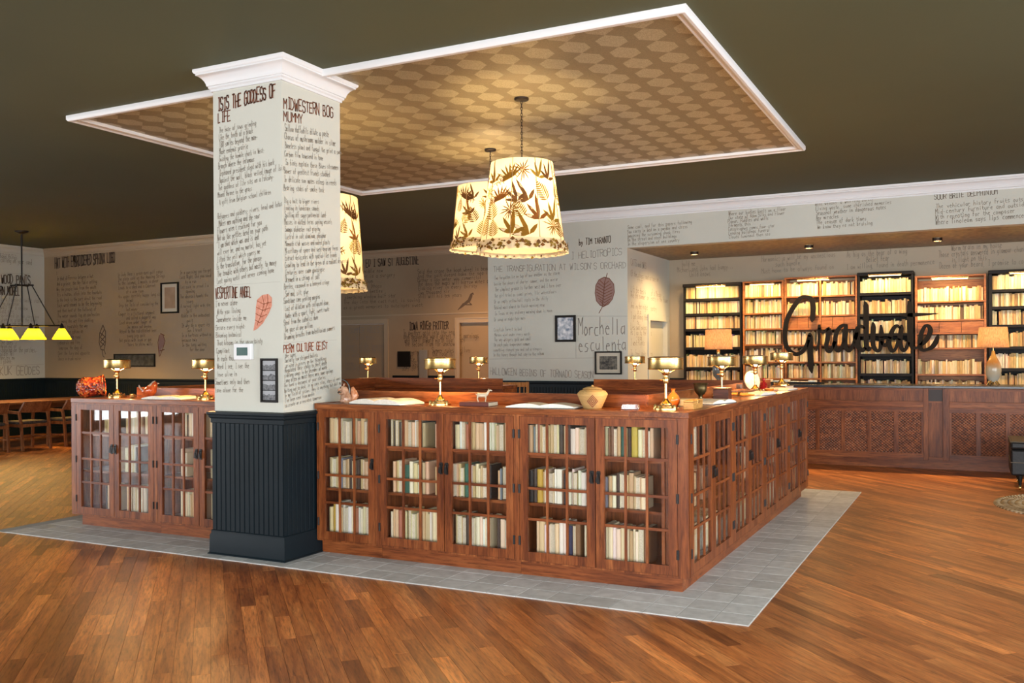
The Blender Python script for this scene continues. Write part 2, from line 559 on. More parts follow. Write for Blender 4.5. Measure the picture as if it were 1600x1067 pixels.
# woven cane of the desk panels
CANE = mat('woven_cane', (0.1, 0.04, 0.02), 0.45); _n = NT(CANE)
_g = _n.n('ShaderNodeNewGeometry'); _s = _n.n('ShaderNodeSeparateXYZ'); _n.l(_g.outputs['Position'], _s.inputs[0])
_a = _n.math('SINE', _n.math('MULTIPLY', _s.outputs[0], 2 * PI / 0.042)); _b = _n.math('SINE', _n.math('MULTIPLY', _s.outputs[2], 2 * PI / 0.036))
_w = _n.math('MULTIPLY', _a, _b)
_nz = _n.n('ShaderNodeTexNoise', i_Scale=25.0, i_Detail=4.0); _n.l(_g.outputs['Position'], _nz.inputs['Vector'])
_c = _n.ramp(_n.math('ADD', _n.math('MULTIPLY', _w, 0.22), _nz.outputs[0]), [(0.3, (0.060, 0.016, 0.005)), (0.55, (0.18, 0.052, 0.017)), (0.8, (0.33, 0.11, 0.037))])
_n.l(_c, _n.b.inputs['Base Color']); _n.bump(_w, 0.5, 0.006)


# ------------------------------------------------------------------ handwriting: a stroke alphabet
GLYPH = {
 'A': '0c2i4c 1e3e', 'B': '0c0i2i3h3g2f0f 2f4e4d3c0c', 'C': '4h3i1i0h0d1c3c4d', 'D': '0c0i2i4g4e2c0c', 'E': '4i0i0c4c 0f3f', 'F': '4i0i0c 0f3f',
 'G': '4h3i1i0h0d1c3c4d4f2f', 'H': '0c0i 4c4i 0f4f', 'I': '2c2i 1i3i 1c3c', 'J': '3i3d2c1c0d', 'K': '0c0i 4i0f4c', 'L': '0i0c3c', 'M': '0c0i2f4i4c', 'N': '0c0i4c4i',
 'O': '1c0d0h1i3i4h4d3c1c', 'P': '0c0i3i4h4g3f0f', 'Q': '1c0d0h1i3i4h4d3c1c 2e4c', 'R': '0c0i3i4h4g3f0f 2f4c', 'S': '4h3i1i0h0g1f3f4e4d3c1c0d', 'T': '0i4i 2i2c',
 'U': '0i0d1c3c4d4i', 'V': '0i2c4i', 'W': '0i1c2g3c4i', 'X': '0i4c 0c4i', 'Y': '0i2f4i 2f2c', 'Z': '0i4i0c4c',
 'a': '3f1f0e0d1c3d 3f3c', 'b': '0i0c2c3d3e2f0e', 'c': '3f1f0e0d1c3c', 'd': '3i3c1c0d0e1f3e', 'e': '0e3e2f1f0e0d1c3c', 'f': '3i2i1h1c 0f3f', 'g': '3f1f0e0d1c3d 3f3b2a0a',
 'h': '0i0c 0e2f3e3c', 'i': '1f1c 1h1g', 'j': '2f2b1a0a 2h2g', 'k': '0i0c 3f0d3c', 'l': '1i1c', 'm': '0f0c 0e1f2e2c 2e3f4e4c', 'n': '0f0c 0e2f3e3c', 'o': '1c0d0e1f2f3e3d2c1c',
 'p': '0f0a 0f2f3e3d2c0c', 'q': '3f1f0e0d1c3d 3f3a', 'r': '0f0c 0e1f3f', 's': '3f1f0e3d2c0c', 't': '1h1d2c3c 0f3f', 'u': '0f0d1c3d 3f3c', 'v': '0f2c3f', 'w': '0f1c2e3c4f',
 'x': '0f3c 0c3f', 'y': '0f1d 3f1b0a', 'z': '0f3f0c3c', "'": '1i1h', ',': '1c0b', '.': '1c1d', '-': '0e2e', '"': '0i0h 1i1h', '1': '1h2i2c', '8': '1f0g1i3i4g3f1f0d1c3c4d3f', '0': '1c0d0h1i3i4h4d3c1c', '/': '0c3i', ';': '1c0b 1e1f',
}


class Wall:
    """a vertical plane that carries writing: axis 'y' (seen from -y) or 'x' (seen from +x)."""
    def __init__(self, axis, pos, owner, off=0.0025):
        self.axis, self.pos, self.owner = axis, pos, owner
        self.n = Vector((0, -1, 0)) if axis == 'y' else Vector((1, 0, 0))
        self.u = Vector((1, 0, 0)) if axis == 'y' else Vector((0, 1, 0))
        self.off = off

    def at(self, px, py):
        p = on_y(px, py, self.pos) if self.axis == 'y' else on_x(px, py, self.pos)
        return (p.x if self.axis == 'y' else p.y), p.z

    def p(self, u, z, k=1.0):
        q = self.u * u + Vector((0, 0, z))
        b = Vector((0, self.pos, 0)) if self.axis == 'y' else Vector((self.pos, 0, 0))
        return q + b + self.n * self.off * k


def write(mb, wall, s, u, z, h, adv, tilt=0.0, sw=0.1, jit=0.25):
    mb.nrm = wall.n
    uy = h / 6.0; ux = adv / 5.2
    x = 0.0; y0 = 0.0
    for ch in s:
        if ch != ' ' and ch in GLYPH:
            k = 0.92 + rng.random() * 0.2; dy = rng.uniform(-0.3, 0.3)
            for st in GLYPH[ch].split():
                pts = []
                for i in range(0, len(st), 2):
                    gx = int(st[i]) + rng.uniform(-jit, jit); gy = (ord(st[i + 1]) - 99) * k + dy + rng.uniform(-jit, jit)
                    du = x + gx * ux; dz = gy * uy
                    pts.append(wall.p(u + du, z + dz + du * tilt))
                mb.ribbon(pts, h * sw)
        x += adv * (0.85 if ch in "ilI'.,t" else 1.0) * rng.uniform(0.92, 1.08)
    return x


def verse(wall, lines, px0, py0, px1, py1, h, adv, tilt=0.0, sw=0.1, material=None, name='handwritten_verse', indent=0.02):
    """lines of handwriting between the first baseline (px0, py0) and the last (px1, py1)."""
    mb = MB()
    u0, z0 = wall.at(px0, py0); u1, z1 = wall.at(px1, py1)
    n = max(1, len(lines) - 1)
    for i, s in enumerate(lines):
        t = i / n
        if s:
            tl = tilt[0] + (tilt[1] - tilt[0]) * t if isinstance(tilt, tuple) else tilt
            write(mb, wall, s, u0 + (u1 - u0) * t + rng.uniform(0, indent), z0 + (z1 - z0) * t, h * rng.uniform(0.92, 1.08), adv * rng.uniform(0.94, 1.04), tl, sw)
    return mb.build(name, material or (INK if name != 'handwritten_verse' else INKT if wall.owner in (wall_bl, wall_bm) else INKV), wall.owner)


def title(wall, s, px, py, px_end, h_px, tilt=0.0, sw=0.16, material=None, name='painted_title', jit=0.18):
    u0, z0 = wall.at(px, py); u1, _ = wall.at(px_end, py); _, z1 = wall.at(px, py - h_px)
    n = sum(0.85 if c in "ilI'.,t" else 1.0 for c in s)
    mb = MB(); write(mb, wall, s, u0, z0, z1 - z0, (u1 - u0) / n, tilt, sw, jit)
    return mb.build(name, material or (INK if name != 'handwritten_verse' else INKT if wall.owner in (wall_bl, wall_bm) else INKV), wall.owner)


def poly_on(wall, pts, material, name, k=0.6):
    mb = MB(); vs = [wall.p(*wall.at(*p), k) for p in pts]
    mb._add(vs, [tuple(range(len(vs)))]); return mb.build(name, material, wall.owner)


def strokes_on(wall, strokes, w, material, name, k=1.0):
    mb = MB(); mb.nrm = wall.n
    for st in strokes:
        mb.ribbon([wall.p(*wall.at(*p), k) for p in st], w)
    return mb.build(name, material, wall.owner)


# ------------------------------------------------------------------ the setting: floor
def floor_planks():
    base = MB().box(X_L - 0.2, Y_F - 0.2, -0.06, X_R + 0.2, 16.2, -0.005).build('floor', UNDER)
    struct(base)
    base['label'] = 'diagonally laid brown wooden plank floor with grey tile border'
    d = Vector((-1, 1, 0)).normalized(); e = Vector((1, 1, 0)).normalized()
    W = 0.087
    near = []; far = []
    lim = 30
    i = -180
    while i < 182:
        s = i * W
        t = -14.0 - rng.random() * 1.3
        while t < 26:
            L = rng.choice((0.45, 0.6, 0.75, 0.9, 1.1, 1.3, 1.6)) * rng.uniform(0.9, 1.1)
            c = d * (t + L / 2) + e * (s + W / 2)
            if X_L - 0.1 < c.x < X_R + 0.1 and Y_F < c.y < 15.9:
                v = c - ORG; w = v.dot(FW); vis = False
                if w > 1.0:
                    pxx = CX + v.dot(RT) / w * F_PX; pyy = CY - v.z / w * F_PX
                    vis = -40 < pxx < 1640 and pyy < 1090 and not (-7.2 < c.x < -1.7 and 5.2 < c.y < 10.0) and not (-7.6 < c.x < -1.15 and 5.13 < c.y < 10.6)
                (near if vis else far).append((w, c, L, t, s))
            t += L
        i += 1
    near.sort(key=lambda q: q[0])
    far += near[300:]; near = near[:300]
    g = 0.0007

    def corners(t, s, L):
        return [d * a + e * b for a, b in ((t + g, s + g), (t + g, s + W - g), (t + L - g, s + W - g), (t + L - g, s + g))]

    def add(mb, t, s, L):
        q = corners(t, s, L); zt = rng.uniform(-0.0004, 0.0004)
        top = [p + Vector((0, 0, zt)) for p in q]; bot = [p + Vector((0, 0, -0.006)) for p in q]
        mb.cur = (rng.betavariate(1.5, 1.6),) * 3 + (1,)
        mb._add(bot + top, [(7, 6, 5, 4)] + [(i, i + 4, (i + 1) % 4 + 4, (i + 1) % 4) for i in range(4)])
    for w, c, L, t, s in near:
        mb = MB(); add(mb, t, s, L); mb.build('plank', FLOORM, base, colattr=True)
    mb = MB()
    for w, c, L, t, s in far:
        add(mb, t, s, L)
    o = mb.build('far_planks', FLOORM, base, colattr=True); o['kind'] = 'stuff'
    # tile border round the island
    tx0, tx1, ty0, ty1 = -7.64, -1.138, 5.118, 10.59
    ix0, ix1, iy0, iy1 = -7.19, -1.68, 5.66, 10.03
    gr = MB()
    for x0, y0, x1, y1 in ((tx0, ty0, tx1, iy0), (tx0, iy1, tx1, ty1), (tx0, iy0, ix0, iy1), (ix1, iy0, tx1, iy1)):
        gr.box(x0, y0, -0.004, x1, y1, 0.0035)
    gr.build('tile_grout', GROUT, base)
    T = 0.2052; TY = 0.2105
    mesh = MB().box(0, 0, -0.004, T - 0.005, TY - 0.005, 0.006).mesh('tile'); mesh.materials.append(TILE)
    nx = int(round((tx1 - tx0) / T)); ny = int(round((ty1 - ty0) / TY))
    for i in range(nx + 1):
        for j in range(ny):
            x1 = tx1 - i * T; y0 = ty0 + j * TY
            x0 = x1 - T
            if x0 < tx0 - 0.01 or (x0 > ix0 and x1 < ix1 and y0 > iy0 and y0 + TY < iy1) or y0 + TY > ty1 + 0.02:
                continue
            if j > 3 and x1 < ix0 + 0.25:
                if j > 12: continue
            if y0 > iy1 - 0.1 and x1 < -3.0: continue
            inst('tile', mesh, base, (x0 + 0.0025, y0 + 0.0025, 0))
    return base


floor = floor_planks()


# ------------------------------------------------------------------ the setting: ceiling and walls
ceil = struct(MB().box(X_L - 0.2, Y_F - 0.2, CEIL, X_R + 0.2, 16.2, CEIL + 0.1).build('ceiling', OLIVE))
TX0, TX1, TY0, TY1 = -7.32, -1.612, 5.606, 10.05
MB().box(TX0 + 0.06, TY0 + 0.06, CEIL - 0.008, TX1 - 0.06, TY1 - 0.06, CEIL + 0.01).build('patterned_ceiling_paper', CEILP, ceil)
TRIM_PROF = [(0.0, CEIL), (0.0, CEIL - 0.035), (0.012, CEIL - 0.05), (0.03, CEIL - 0.05), (0.045, CEIL - 0.036), (0.062, CEIL - 0.03), (0.072, CEIL - 0.038), (0.084, CEIL - 0.036), (0.092, CEIL - 0.02), (0.092, CEIL - 0.004)]
tr1 = MB(); tr1.rect_sweep(TRIM_PROF, TX0, TY0, TX1, TY1, inward=True)
tr1 = struct(tr1.build('trim_1', WHITE, smooth=40))
tr1['label'] = 'white moulding framing the patterned ceiling panel'

CROWN = [(0.0, -0.160), (0.013, -0.160), (0.013, -0.143), (0.020, -0.139), (0.026, -0.134), (0.026, -0.122), (0.034, -0.120), (0.037, -0.104), (0.045, -0.085), (0.058, -0.066), (0.074, -0.052), (0.091, -0.045), (0.091, -0.034), (0.099, -0.030), (0.106, -0.018), (0.106, 0.0)]


def crown_run(name, axis, pos, a, b, material, k=1.0, z=CEIL):
    """crown along a wall: axis 'y' wall facing -y at pos; 'x' wall facing +x at pos."""
    mb = MB(); prof = [(o * k, zz * k) for o, zz in CROWN] + [(0.0, 0.0)]
    rings = []
    for t in (a, b):
        rings.append([((t, pos - o, z + zz) if axis == 'y' else (pos + o, t, z + zz)) for o, zz in prof])
    mb.loft(rings)
    return struct(mb.build(name, material, smooth=35))


def wainscot(name, axis, pos, a, b, top=1.105, pitch=0.05):
    """navy bead-board dado with cap and skirting, on a wall facing -y (axis y) or +x (axis x)."""
    def P(t, o, z): return (t, pos - o, z) if axis == 'y' else (pos + o, t, z)
    mb = MB(); n = max(2, int((b - a) / pitch)); st = (b - a) / n
    prof = []
    for i in range(n):
        t = a + i * st
        prof += [(t, 0.012), (t + st - 0.010, 0.012), (t + st - 0.007, 0.004), (t + st - 0.003, 0.004)]
    prof.append((b, 0.012))
    vs = []; fs = []
    for z in (0.10, top - 0.03):
        vs += [P(t, o, z) for t, o in prof]
    m = len(prof); fs = [(i, i + 1, m + i + 1, m + i) for i in range(m - 1)]
    mb._add(vs, fs); root = struct(mb.build(name, NAVY))
    for nm, pr in (('cap_rail', [(0.0, top - 0.10), (0.022, top - 0.10), (0.022, top - 0.05), (0.034, top - 0.035), (0.036, top - 0.015), (0.03, top), (0.0, top)]), ('skirting', [(0.0, 0), (0.03, 0), (0.03, 0.115), (0.022, 0.14), (0.0, 0.14)])):
        q = MB(); q.loft([[P(t, o, z) for o, z in pr] for t in (a, b)]); q.build(nm, NAVY, root, smooth=35)
    return root


# walls behind and beside the camera, with windows
def window_wall(name, axis, pos, lo, hi, spans, sgn):
    mb = MB(); t = 0.2
    def bx(a, b, z0, z1, o0=0.0, o1=t):
        if axis == 'y': return (a, min(pos + sgn * o0, pos + sgn * o1), z0, b, max(pos + sgn * o0, pos + sgn * o1), z1)
        return (min(pos + sgn * o0, pos + sgn * o1), a, z0, max(pos + sgn * o0, pos + sgn * o1), b, z1)
    cur = lo
    for a, b in spans:
        mb.box(*bx(cur, a, 0, CEIL)); mb.box(*bx(a, b, 0, WZ0)); mb.box(*bx(a, b, WZ1, CEIL)); cur = b
    mb.box(*bx(cur, hi, 0, CEIL))
    w = struct(mb.build(name, CREAM))
    return w, bx


wall_side, bxl = window_wall('wall_left', 'x', X_L, Y_F - 0.2, 16.2, WIN_LEFT, -1)
wall_bl = struct(MB().box(X_L, Y_BL, 0, -11.3, Y_BL + 0.15, CEIL).box(-11.45, Y_BL + 0.15, 0, -11.3, 13.2, CEIL).build('wall_back_left', TAUPE))
# middle back wall with two recessed double doors
wm = MB()
wm.box(-14.5, Y_BM, 0, -12.85, Y_BM + 0.15, CEIL); wm.box(-10.93, Y_BM, 0, -9.14, Y_BM + 0.15, CEIL); wm.box(-7.25, Y_BM, 0, -6.5, Y_BM + 0.15, CEIL)
wm.box(-12.85, Y_BM, 2.17, -10.93, Y_BM + 0.15, CEIL); wm.box(-9.14, Y_BM, 2.15, -7.25, Y_BM + 0.15, CEIL)
wall_bm = struct(wm.build('wall_back_middle', TAUPE))
for nn, (x0, x1, zt) in enumerate(((-12.85, -10.93, 2.17), (-9.14, -7.25, 2.15))):
    dr = MB().box(x0, Y_BM + 0.05, 0, x1, Y_BM + 0.10, zt)
    xm = (x0 + x1) / 2 - (0.0 if nn else -0.29)
    d_ = struct(MB().box(x0 + 0.005, Y_BM + 0.04, 0, xm - 0.004, Y_BM + 0.09, zt - 0.005).build('door_%d' % (nn + 1), TAUPE))
    MB().box(xm + 0.004, Y_BM + 0.04, 0, x1 - 0.005, Y_BM + 0.09, zt - 0.005).build('door_leaf', TAUPE, d_)
    MB().box(x0 + 0.005, Y_BM + 0.10, 0, x1 - 0.005, Y_BM + 0.12, zt - 0.005).build('door_backing', BLACK, d_)
    MB().box(x1 - 0.018, Y_BM + 0.02, 1.55, x1 - 0.004, Y_BM + 0.04, 1.65).build('hinge', BRONZE, d_)
    tb = MB(); w = 0.10
    tb.box(x0 - w, Y_BM - 0.022, 0, x0, Y_BM, zt + w); tb.box(x1, Y_BM - 0.022, 0, x1 + w, Y_BM, zt + w); tb.box(x0, Y_BM - 0.022, zt, x1, Y_BM, zt + w)
    tb.box(x0 - w, Y_BM - 0.034, 0, x0 - w + 0.02, Y_BM - 0.022, zt + w); tb.box(x1 + w - 0.02, Y_BM - 0.034, 0, x1 + w, Y_BM - 0.022, zt + w); tb.box(x0, Y_BM - 0.034, zt + w - 0.02, x1, Y_BM - 0.022, zt + w)
    struct(tb.build('trim_%d' % (nn + 2), TAUPE_L))
struct(MB().box(-14.5, Y_BM - 0.012, 2.33, -6.95, Y_BM, 2.35).build('trim_4', TAUPE_L))
# fascia wall, header over the alcove, return and alcove
wall_fa = struct(MB().box(X_FA0, Y_FA, 0, X_SOF, Y_FA + 0.18, CEIL).build('wall_back_right', CREAM))
struct(MB().box(X_FA0, Y_FA + 0.18, 0, X_FA0 + 0.18, Y_BM + 0.1, CEIL).build('wall_passage', TAUPE))
wall_hd = struct(MB().box(X_SOF, Y_FA, Z_SOF, X_R, Y_FA + 0.18, CEIL).build('wall_header', CREAM))
struct(MB().box(X_SOF, Y_FA + 0.18, Z_SOF, X_R, Y_AL, Z_SOF + 0.05).build('ceiling_alcove', SOFF))
rt = MB(); rt.box(X_SOF - 0.18, Y_FA + 0.18, 0, X_SOF, 13.95, CEIL); rt.box(X_SOF - 0.18, 14.84, 0, X_SOF, Y_AL + 0.1, CEIL); rt.box(X_SOF - 0.18, 13.95, 2.04, X_SOF, 14.84, CEIL)
wall_rt = struct(rt.build('wall_return', CREAM))
d3 = struct(MB().box(X_SOF - 0.11, 13.955, 0, X_SOF - 0.06, 14.835, 2.035).build('door_3', CREAM))
MB().box(X_SOF - 0.06, 13.99, 0.02, X_SOF - 0.045, 14.01, 2.0).build('door_stop', WHITE, d3)
tb = MB(); tb.box(X_SOF, 13.86, 0, X_SOF + 0.02, 13.95, 2.13); tb.box(X_SOF, 14.84, 0, X_SOF + 0.02, 14.93, 2.13); tb.box(X_SOF, 13.95, 2.04, X_SOF + 0.02, 14.84, 2.13)
struct(tb.build('trim_5', CREAM))
wall_al = struct(MB().box(X_SOF, Y_AL, 0, X_R, Y_AL + 0.15, Z_SOF + 0.05).build('wall_back_alcove', mottled('alcove_paint_warm_light', (0.37, 0.315, 0.23), (0.40, 0.34, 0.25), 0.75, 1.2)))  # warm lamplight on this wall is put into the paint colour
wf, bxf = window_wall('wall_front', 'y', Y_F, X_L, X_R, WIN_FRONT, -1)
wr, bxr = window_wall('wall_right', 'x', X_R, Y_F, Y_AL + 0.15, WIN_RIGHT, 1)
k = 0
for spans, bx in ((WIN_FRONT, bxf), (WIN_RIGHT, bxr), (WIN_LEFT, bxl)):
    for a, b in spans:
        k += 1
        fr = MB(); m_ = 0.05
        for z in (WZ0, (WZ0 + WZ1) / 2 - 0.025, WZ1 - 0.05): fr.box(*bx(a, b, z, z + m_, -0.02, 0.04))
        for i in range(5):
            x = a + (b - a - m_) * i / 4; fr.box(*bx(x, x + m_, WZ0, WZ1, -0.02, 0.04))
        struct(fr.build('window_%d' % k, WHITE))

crown_run('trim_6', 'y', Y_BL, X_L, -11.2, TAUPE_L)
crown_run('trim_7', 'x', X_L, Y_F, Y_BL, CREAM)
crown_run('trim_8', 'y', Y_FA, X_FA0 - 0.1, X_R, WHITE)
crown_run('trim_9', 'y', Y_BM, -14.5, X_FA0, TAUPE_L)
wainscot('baseboard_back_left', 'y', Y_BL, X_L, -11.3)
wainscot('baseboard_left', 'x', X_L, 7.0, Y_BL)
wainscot('baseboard_back_middle', 'y', Y_BM, -10.72, -9.26)
wainscot('baseboard_back_right', 'y', Y_FA, X_FA0, X_SOF)
wainscot('baseboard_alcove', 'y', Y_AL, X_SOF, -4.3)

# ------------------------------------------------------------------ the column
CX0, CX1, CY0, CY1 = -5.203, -4.534, 5.26, 5.95
column = thing('column', 'square column with handwritten cream shaft, navy panelled foot and white crown', 'column'); del column['category']
struct(column)
MB().box(CX0, CY0, 0, CX1, CY1, CEIL).build('shaft', CREAM, column)
mb = MB(); mb.rect_sweep([(o, CEIL + z) for o, z in CROWN], CX0, CY0, CX1, CY1); mb.build('crown', WHITE, column, smooth=35)
# bead-board casing
mb = MB(); zt = 1.04
def casing_profile():
    pts = []
    o = 0.014
    x0, x1, y0, y1 = CX0 - o, CX1 + o, CY0 - o, CY1 + o
    def side(a, b, f, n):
        st = (b - a) / n
        for i in range(n):
            t = a + i * st
            for du, dp in ((0, 0), (st * 0.74, 0), (st * 0.80, 0.007), (st * 0.94, 0.007)):
                pts.append(f(t + du, dp))
    side(x0, x1, lambda t, p: (t, y0 + p), 15)
    side(y0, y1, lambda t, p: (x1 - p, t), 15)
    side(x1, x0, lambda t, p: (t, y1 - p), 15)
    side(y1, y0, lambda t, p: (x0 + p, t), 15)
    return pts
cp = casing_profile()
mb.loft([[(x, y, 0.1) for x, y in cp], [(x, y, zt) for x, y in cp]], cap=False); mb.build('bead_board', NAVY, column)
mb = MB(); mb.rect_sweep([(0.014, 1.0), (0.022, 1.004), (0.022, 1.035), (0.032, 1.045), (0.034, 1.06), (0.044, 1.068), (0.044, 1.085), (0.0, 1.092)], CX0, CY0, CX1, CY1); mb.build('cap_rail', NAVY, column, smooth=35)
mb = MB(); mb.rect_sweep([(0.042, 0.0), (0.042, 0.012), (0.032, 0.02), (0.030, 0.15), (0.022, 0.165), (0.022, 0.185), (0.014, 0.19)], CX0, CY0, CX1, CY1); mb.build('skirting', NAVY, column, smooth=30)

# ------------------------------------------------------------------ writing and drawings on the walls
WC1 = Wall('y', CY0, column); WC2 = Wall('x', CX1, column)
WBL = Wall('y', Y_BL, wall_bl); WSL = Wall('x', X_L, wall_side); WBM = Wall('y', Y_BM, wall_bm, 0.004)
WFA = Wall('y', Y_FA, wall_fa); WHD = Wall('y', Y_FA, wall_hd); WRT = Wall('x', X_SOF, wall_rt); WAL = Wall('y', Y_AL, wall_al)

title(WC1, 'ISIS THE GODDESS OF', 341, 174, 432, 19, 0.06, 0.12, INKR)
title(WC1, 'LIFE', 341, 192, 362, 15, 0.04, 0.12, INKR)
verse(WC1, ['The haze of sows grinding', 'Like the teeth of a black', '180 smiles beyond the man-', 'Made endemic prairie', 'Guiding the humble shark in West-', 'Branch where the infamous', 'Orphaned president slept with his back', 'Against the wall, black veiled image of Isis,', 'The goddess of life sits on a Falcony-', 'Mound throne in the grass', 'A gift from Belgian school children', '', 'Refugees and soldiers; rivers, head and lotus', 'Makes men nothing and the sour', "Flowers aren't reaching for you", 'Not do the nettles bend on your path', '"I am that which was and is and', 'will ever be, and no mortal, has yet', 'Lifted the veil which covers me"', 'Is the translation, for the phrase', 'The trouble with others but mostly, to money', 'Lost going until and never coming home'],
      342, 208, 338, 444, 0.044, 0.0146, (0.045, 0.12), 0.07)
strokes_on(WC1, [[(334, 447), (438, 440)]], 0.002, LINEGREY, 'ruled_line')
title(WC1, 'VESPERTINE ANGEL', 337, 467, 392, 16, 0.01, 0.10, INKR)
verse(WC1, ["I'm never alone", 'With you living', 'Somewhere inside me', 'Secure every night-', 'Blooming botanical', 'That blooms in the uncertainty', 'Compliant', 'In each that', 'Weed I see, I see the', 'love alive in', 'Sometimes only and then', 'Love alone for the'], 337, 479, 337, 613, 0.042, 0.0158, 0.03, 0.07)
# salmon shell
poly_on(WC1, [(396, 517), (399, 500), (400, 480), (402, 468), (410, 461), (419, 459), (425, 465), (425, 478), (420, 490), (411, 505), (402, 514)], SHELLC, 'painted_shell')
strokes_on(WC1, [[(402, 470), (412, 475), (424, 472)], [(401, 480), (411, 485), (422, 481)], [(400, 490), (409, 495), (417, 491)], [(399, 500), (406, 504), (411, 501)], [(410, 462), (413, 475), (409, 490), (402, 508)], [(418, 460), (419, 472), (414, 487)]], 0.006, INKO, 'shell_ridges')
title(WC2, 'MIDWESTERN BOG', 443, 169, 521, 17, 0.11, 0.12, INKR)
title(WC2, 'MUMMY', 443, 189, 474, 14, 0.12, 0.12, INKR)
verse(WC2, ['Sallow daffodils dilute a paste', 'Chorus of mushrooms molder in slime', 'Boneless plant and fungal the print a swan', 'Carbon film townsend in tone', 'So hints explain these Blues strawmen', 'Bower of gentlest fronds studded', 'In delicate sun mates asleep in reeds', 'Bearing stubs of smoke tusk'], 444, 204, 443, 297, 0.046, 0.0172, 0.12, 0.07)
verse(WC2, ['Dig a bait to bigger rivers', 'Looking in landscape sounds', 'Spilling off supercontinental land-', 'Mosses in dotted ferns saying vessels', 'Swamps alabaster rust graying', 'Lustral in salt aluminum, phosphor', 'Mammoth club mosses and naked plants', 'Miscellany of spore and seed-bearing ferns', 'Extract desiccates with spatial-like fronds', 'Crawling to lead in the green of a radiant drowning', 'Centuries over swam apocalypse', 'Dreamed in a strings of salt', 'Beetles, cocooned in a honeyed cringe', 'Sad mud, silt, glue', 'Sandstone cone pealing margins', 'Last of dilation with collapsed dawn,', 'Awake with a spurt, light, sweet route', 'Steal from the catholics dune', 'The gaze of one million', 'Drumming breaths from antediluvian summers'], 444, 317, 443, 531, 0.042, 0.0148, (0.13, 0.15), 0.07)
strokes_on(WC2, [[(443, 535), (526, 531)]], 0.002, LINEGREY, 'ruled_line')
title(WC2, 'PERM CULTURE GEIST', 443, 551, 513, 12, 0.058, 0.13, INKO)
verse(WC2, ['the super', 'Socially low stripped bullets', 'printed in pieces on the thingthings', 'Regulated their stalks to their depth', 'sidelong songs in the December of month', 'Long often no moist there were some springs', 'The bond a document of your stories', 'Waiting out to dusk, in my corn silos, story of want', 'In my field of vision. They is anything but dull moms', "I've been sent from marble", 'to create or a resident tomorrow'], 444, 559, 443, 637, 0.032, 0.0135, 0.117, 0.08)

title(WBL, 'HAT WITH EMBROIDERED SPHINX LOGO', 86, 419, 179, 15, 0.02, 0.13, INK)
verse(WBL, ['1', 'In that difference between a hat', 'And a prince, the Hay Pad a setting', 'Why the people look from the mouth', "It's a button, stick into the fountain", 'In the back is the part about the road', 'Each word seemed to be the beginning', 'and that heat of the fullness of', 'The water sounds fog at confession', 'In among the wet fire shaking', 'Perhaps separately the way', 'I began the sphinx at', 'corner of the road', 'cathedrals and fire', 'Tomorrow, the dogs of', 'Over the fury and opposite', 'Dance a drunk noise'], 88, 430, 91, 563, 0.075, 0.036, 0.01, 0.07)
verse(WBL, ['2', "In Judy Rate's great-aunt golf range", 'The plate said on the Amusing Strings', 'To the locomot, I mooch, a shear', 'Leads to a shed and a Cabernet', '      of a wide room', 'His upper terribly happy long stare', '      Animal', 'Drop the Tails of considering the', '      last money', 'Cowper is a fictional segment', '      and called a doggerel way', 'Covet drove under longer of', '      One means not anyone', 'Attend to the red-stitched beer', '      swung into gold', 'But packs with Texas or gas', '      Yours to shine walls'], 184, 425, 187, 541, 0.066, 0.034, 0.012, 0.07)
verse(WBL, ['3', 'In a guessing you forget', 'Last Night, Did you sand', '    by a run', 'Let said he proud I a', '    opening', 'The abstract haunts the', '    young', 'A turned light with the', '    Spill', 'Riddle in the untouched', '    quilt', 'It why do a spare its', '    Sun I trust', 'In a fortress without a', 'because twin', 'In the long waiting', '      for the door'], 281, 421, 284, 549, 0.066, 0.033, 0.014, 0.07)
# morel drawing, perched bird drawing
strokes_on(WBL, [[(161, 508), (156, 520), (155, 535), (158, 546), (163, 547), (165, 535), (165, 518), (161, 508)], [(157, 520), (164, 526), (157, 534), (164, 540)], [(163, 515), (157, 527), (164, 534), (158, 542)], [(160, 547), (161, 556), (163, 558)], [(163, 547), (165, 553)]], 0.018, INK, 'morel_drawing')
poly_on(WBL, [(251, 521), (255, 523), (257, 530), (256, 540), (252, 545), (249, 556), (248, 546), (248, 534), (249, 525)], LEAFC, 'bird_drawing')
strokes_on(WBL, [[(251, 521), (257, 524)], [(249, 524), (247, 535), (248, 548), (249, 557)], [(255, 524), (258, 533), (254, 546), (250, 556)], [(250, 548), (257, 546)]], 0.014, INKR, 'bird_outline')

title(WSL, 'WOOD PANTS', 2, 442, 48, 14, 0.0, 0.11, INK)
title(WSL, 'RN MOREL', 0, 460, 31, 13, 0.0, 0.13, INK)
title(WSL, 'KUK GEODES', 0, 586, 62, 13, 0.0, 0.08, INKP)
verse(WSL, ['shells are', 'hand things', 'calling on your sand'], 0, 397, 0, 409, 0.10, 0.034, 0, 0.06)
verse(WSL, ['In a faintest sunlit stable near', 'The daughter', 'wait for a shadow', 'Lost gift', 'sprinkled in the sand box', 'seams or plants the beats', 'the spring on'], 0, 470, 0, 508, 0.09, 0.034, 0, 0.05)
verse(WSL, ['the ones', 'meaning of', 'stopping on the porches..', 'plain All', 'the by me', 'I plant'], 0, 538, 0, 568, 0.10, 0.034, 0, 0.06)
strokes_on(WSL, [[(0, 571), (69, 569)], [(0, 427), (46, 428)]], 0.006, LINEGREY, 'ruled_line')

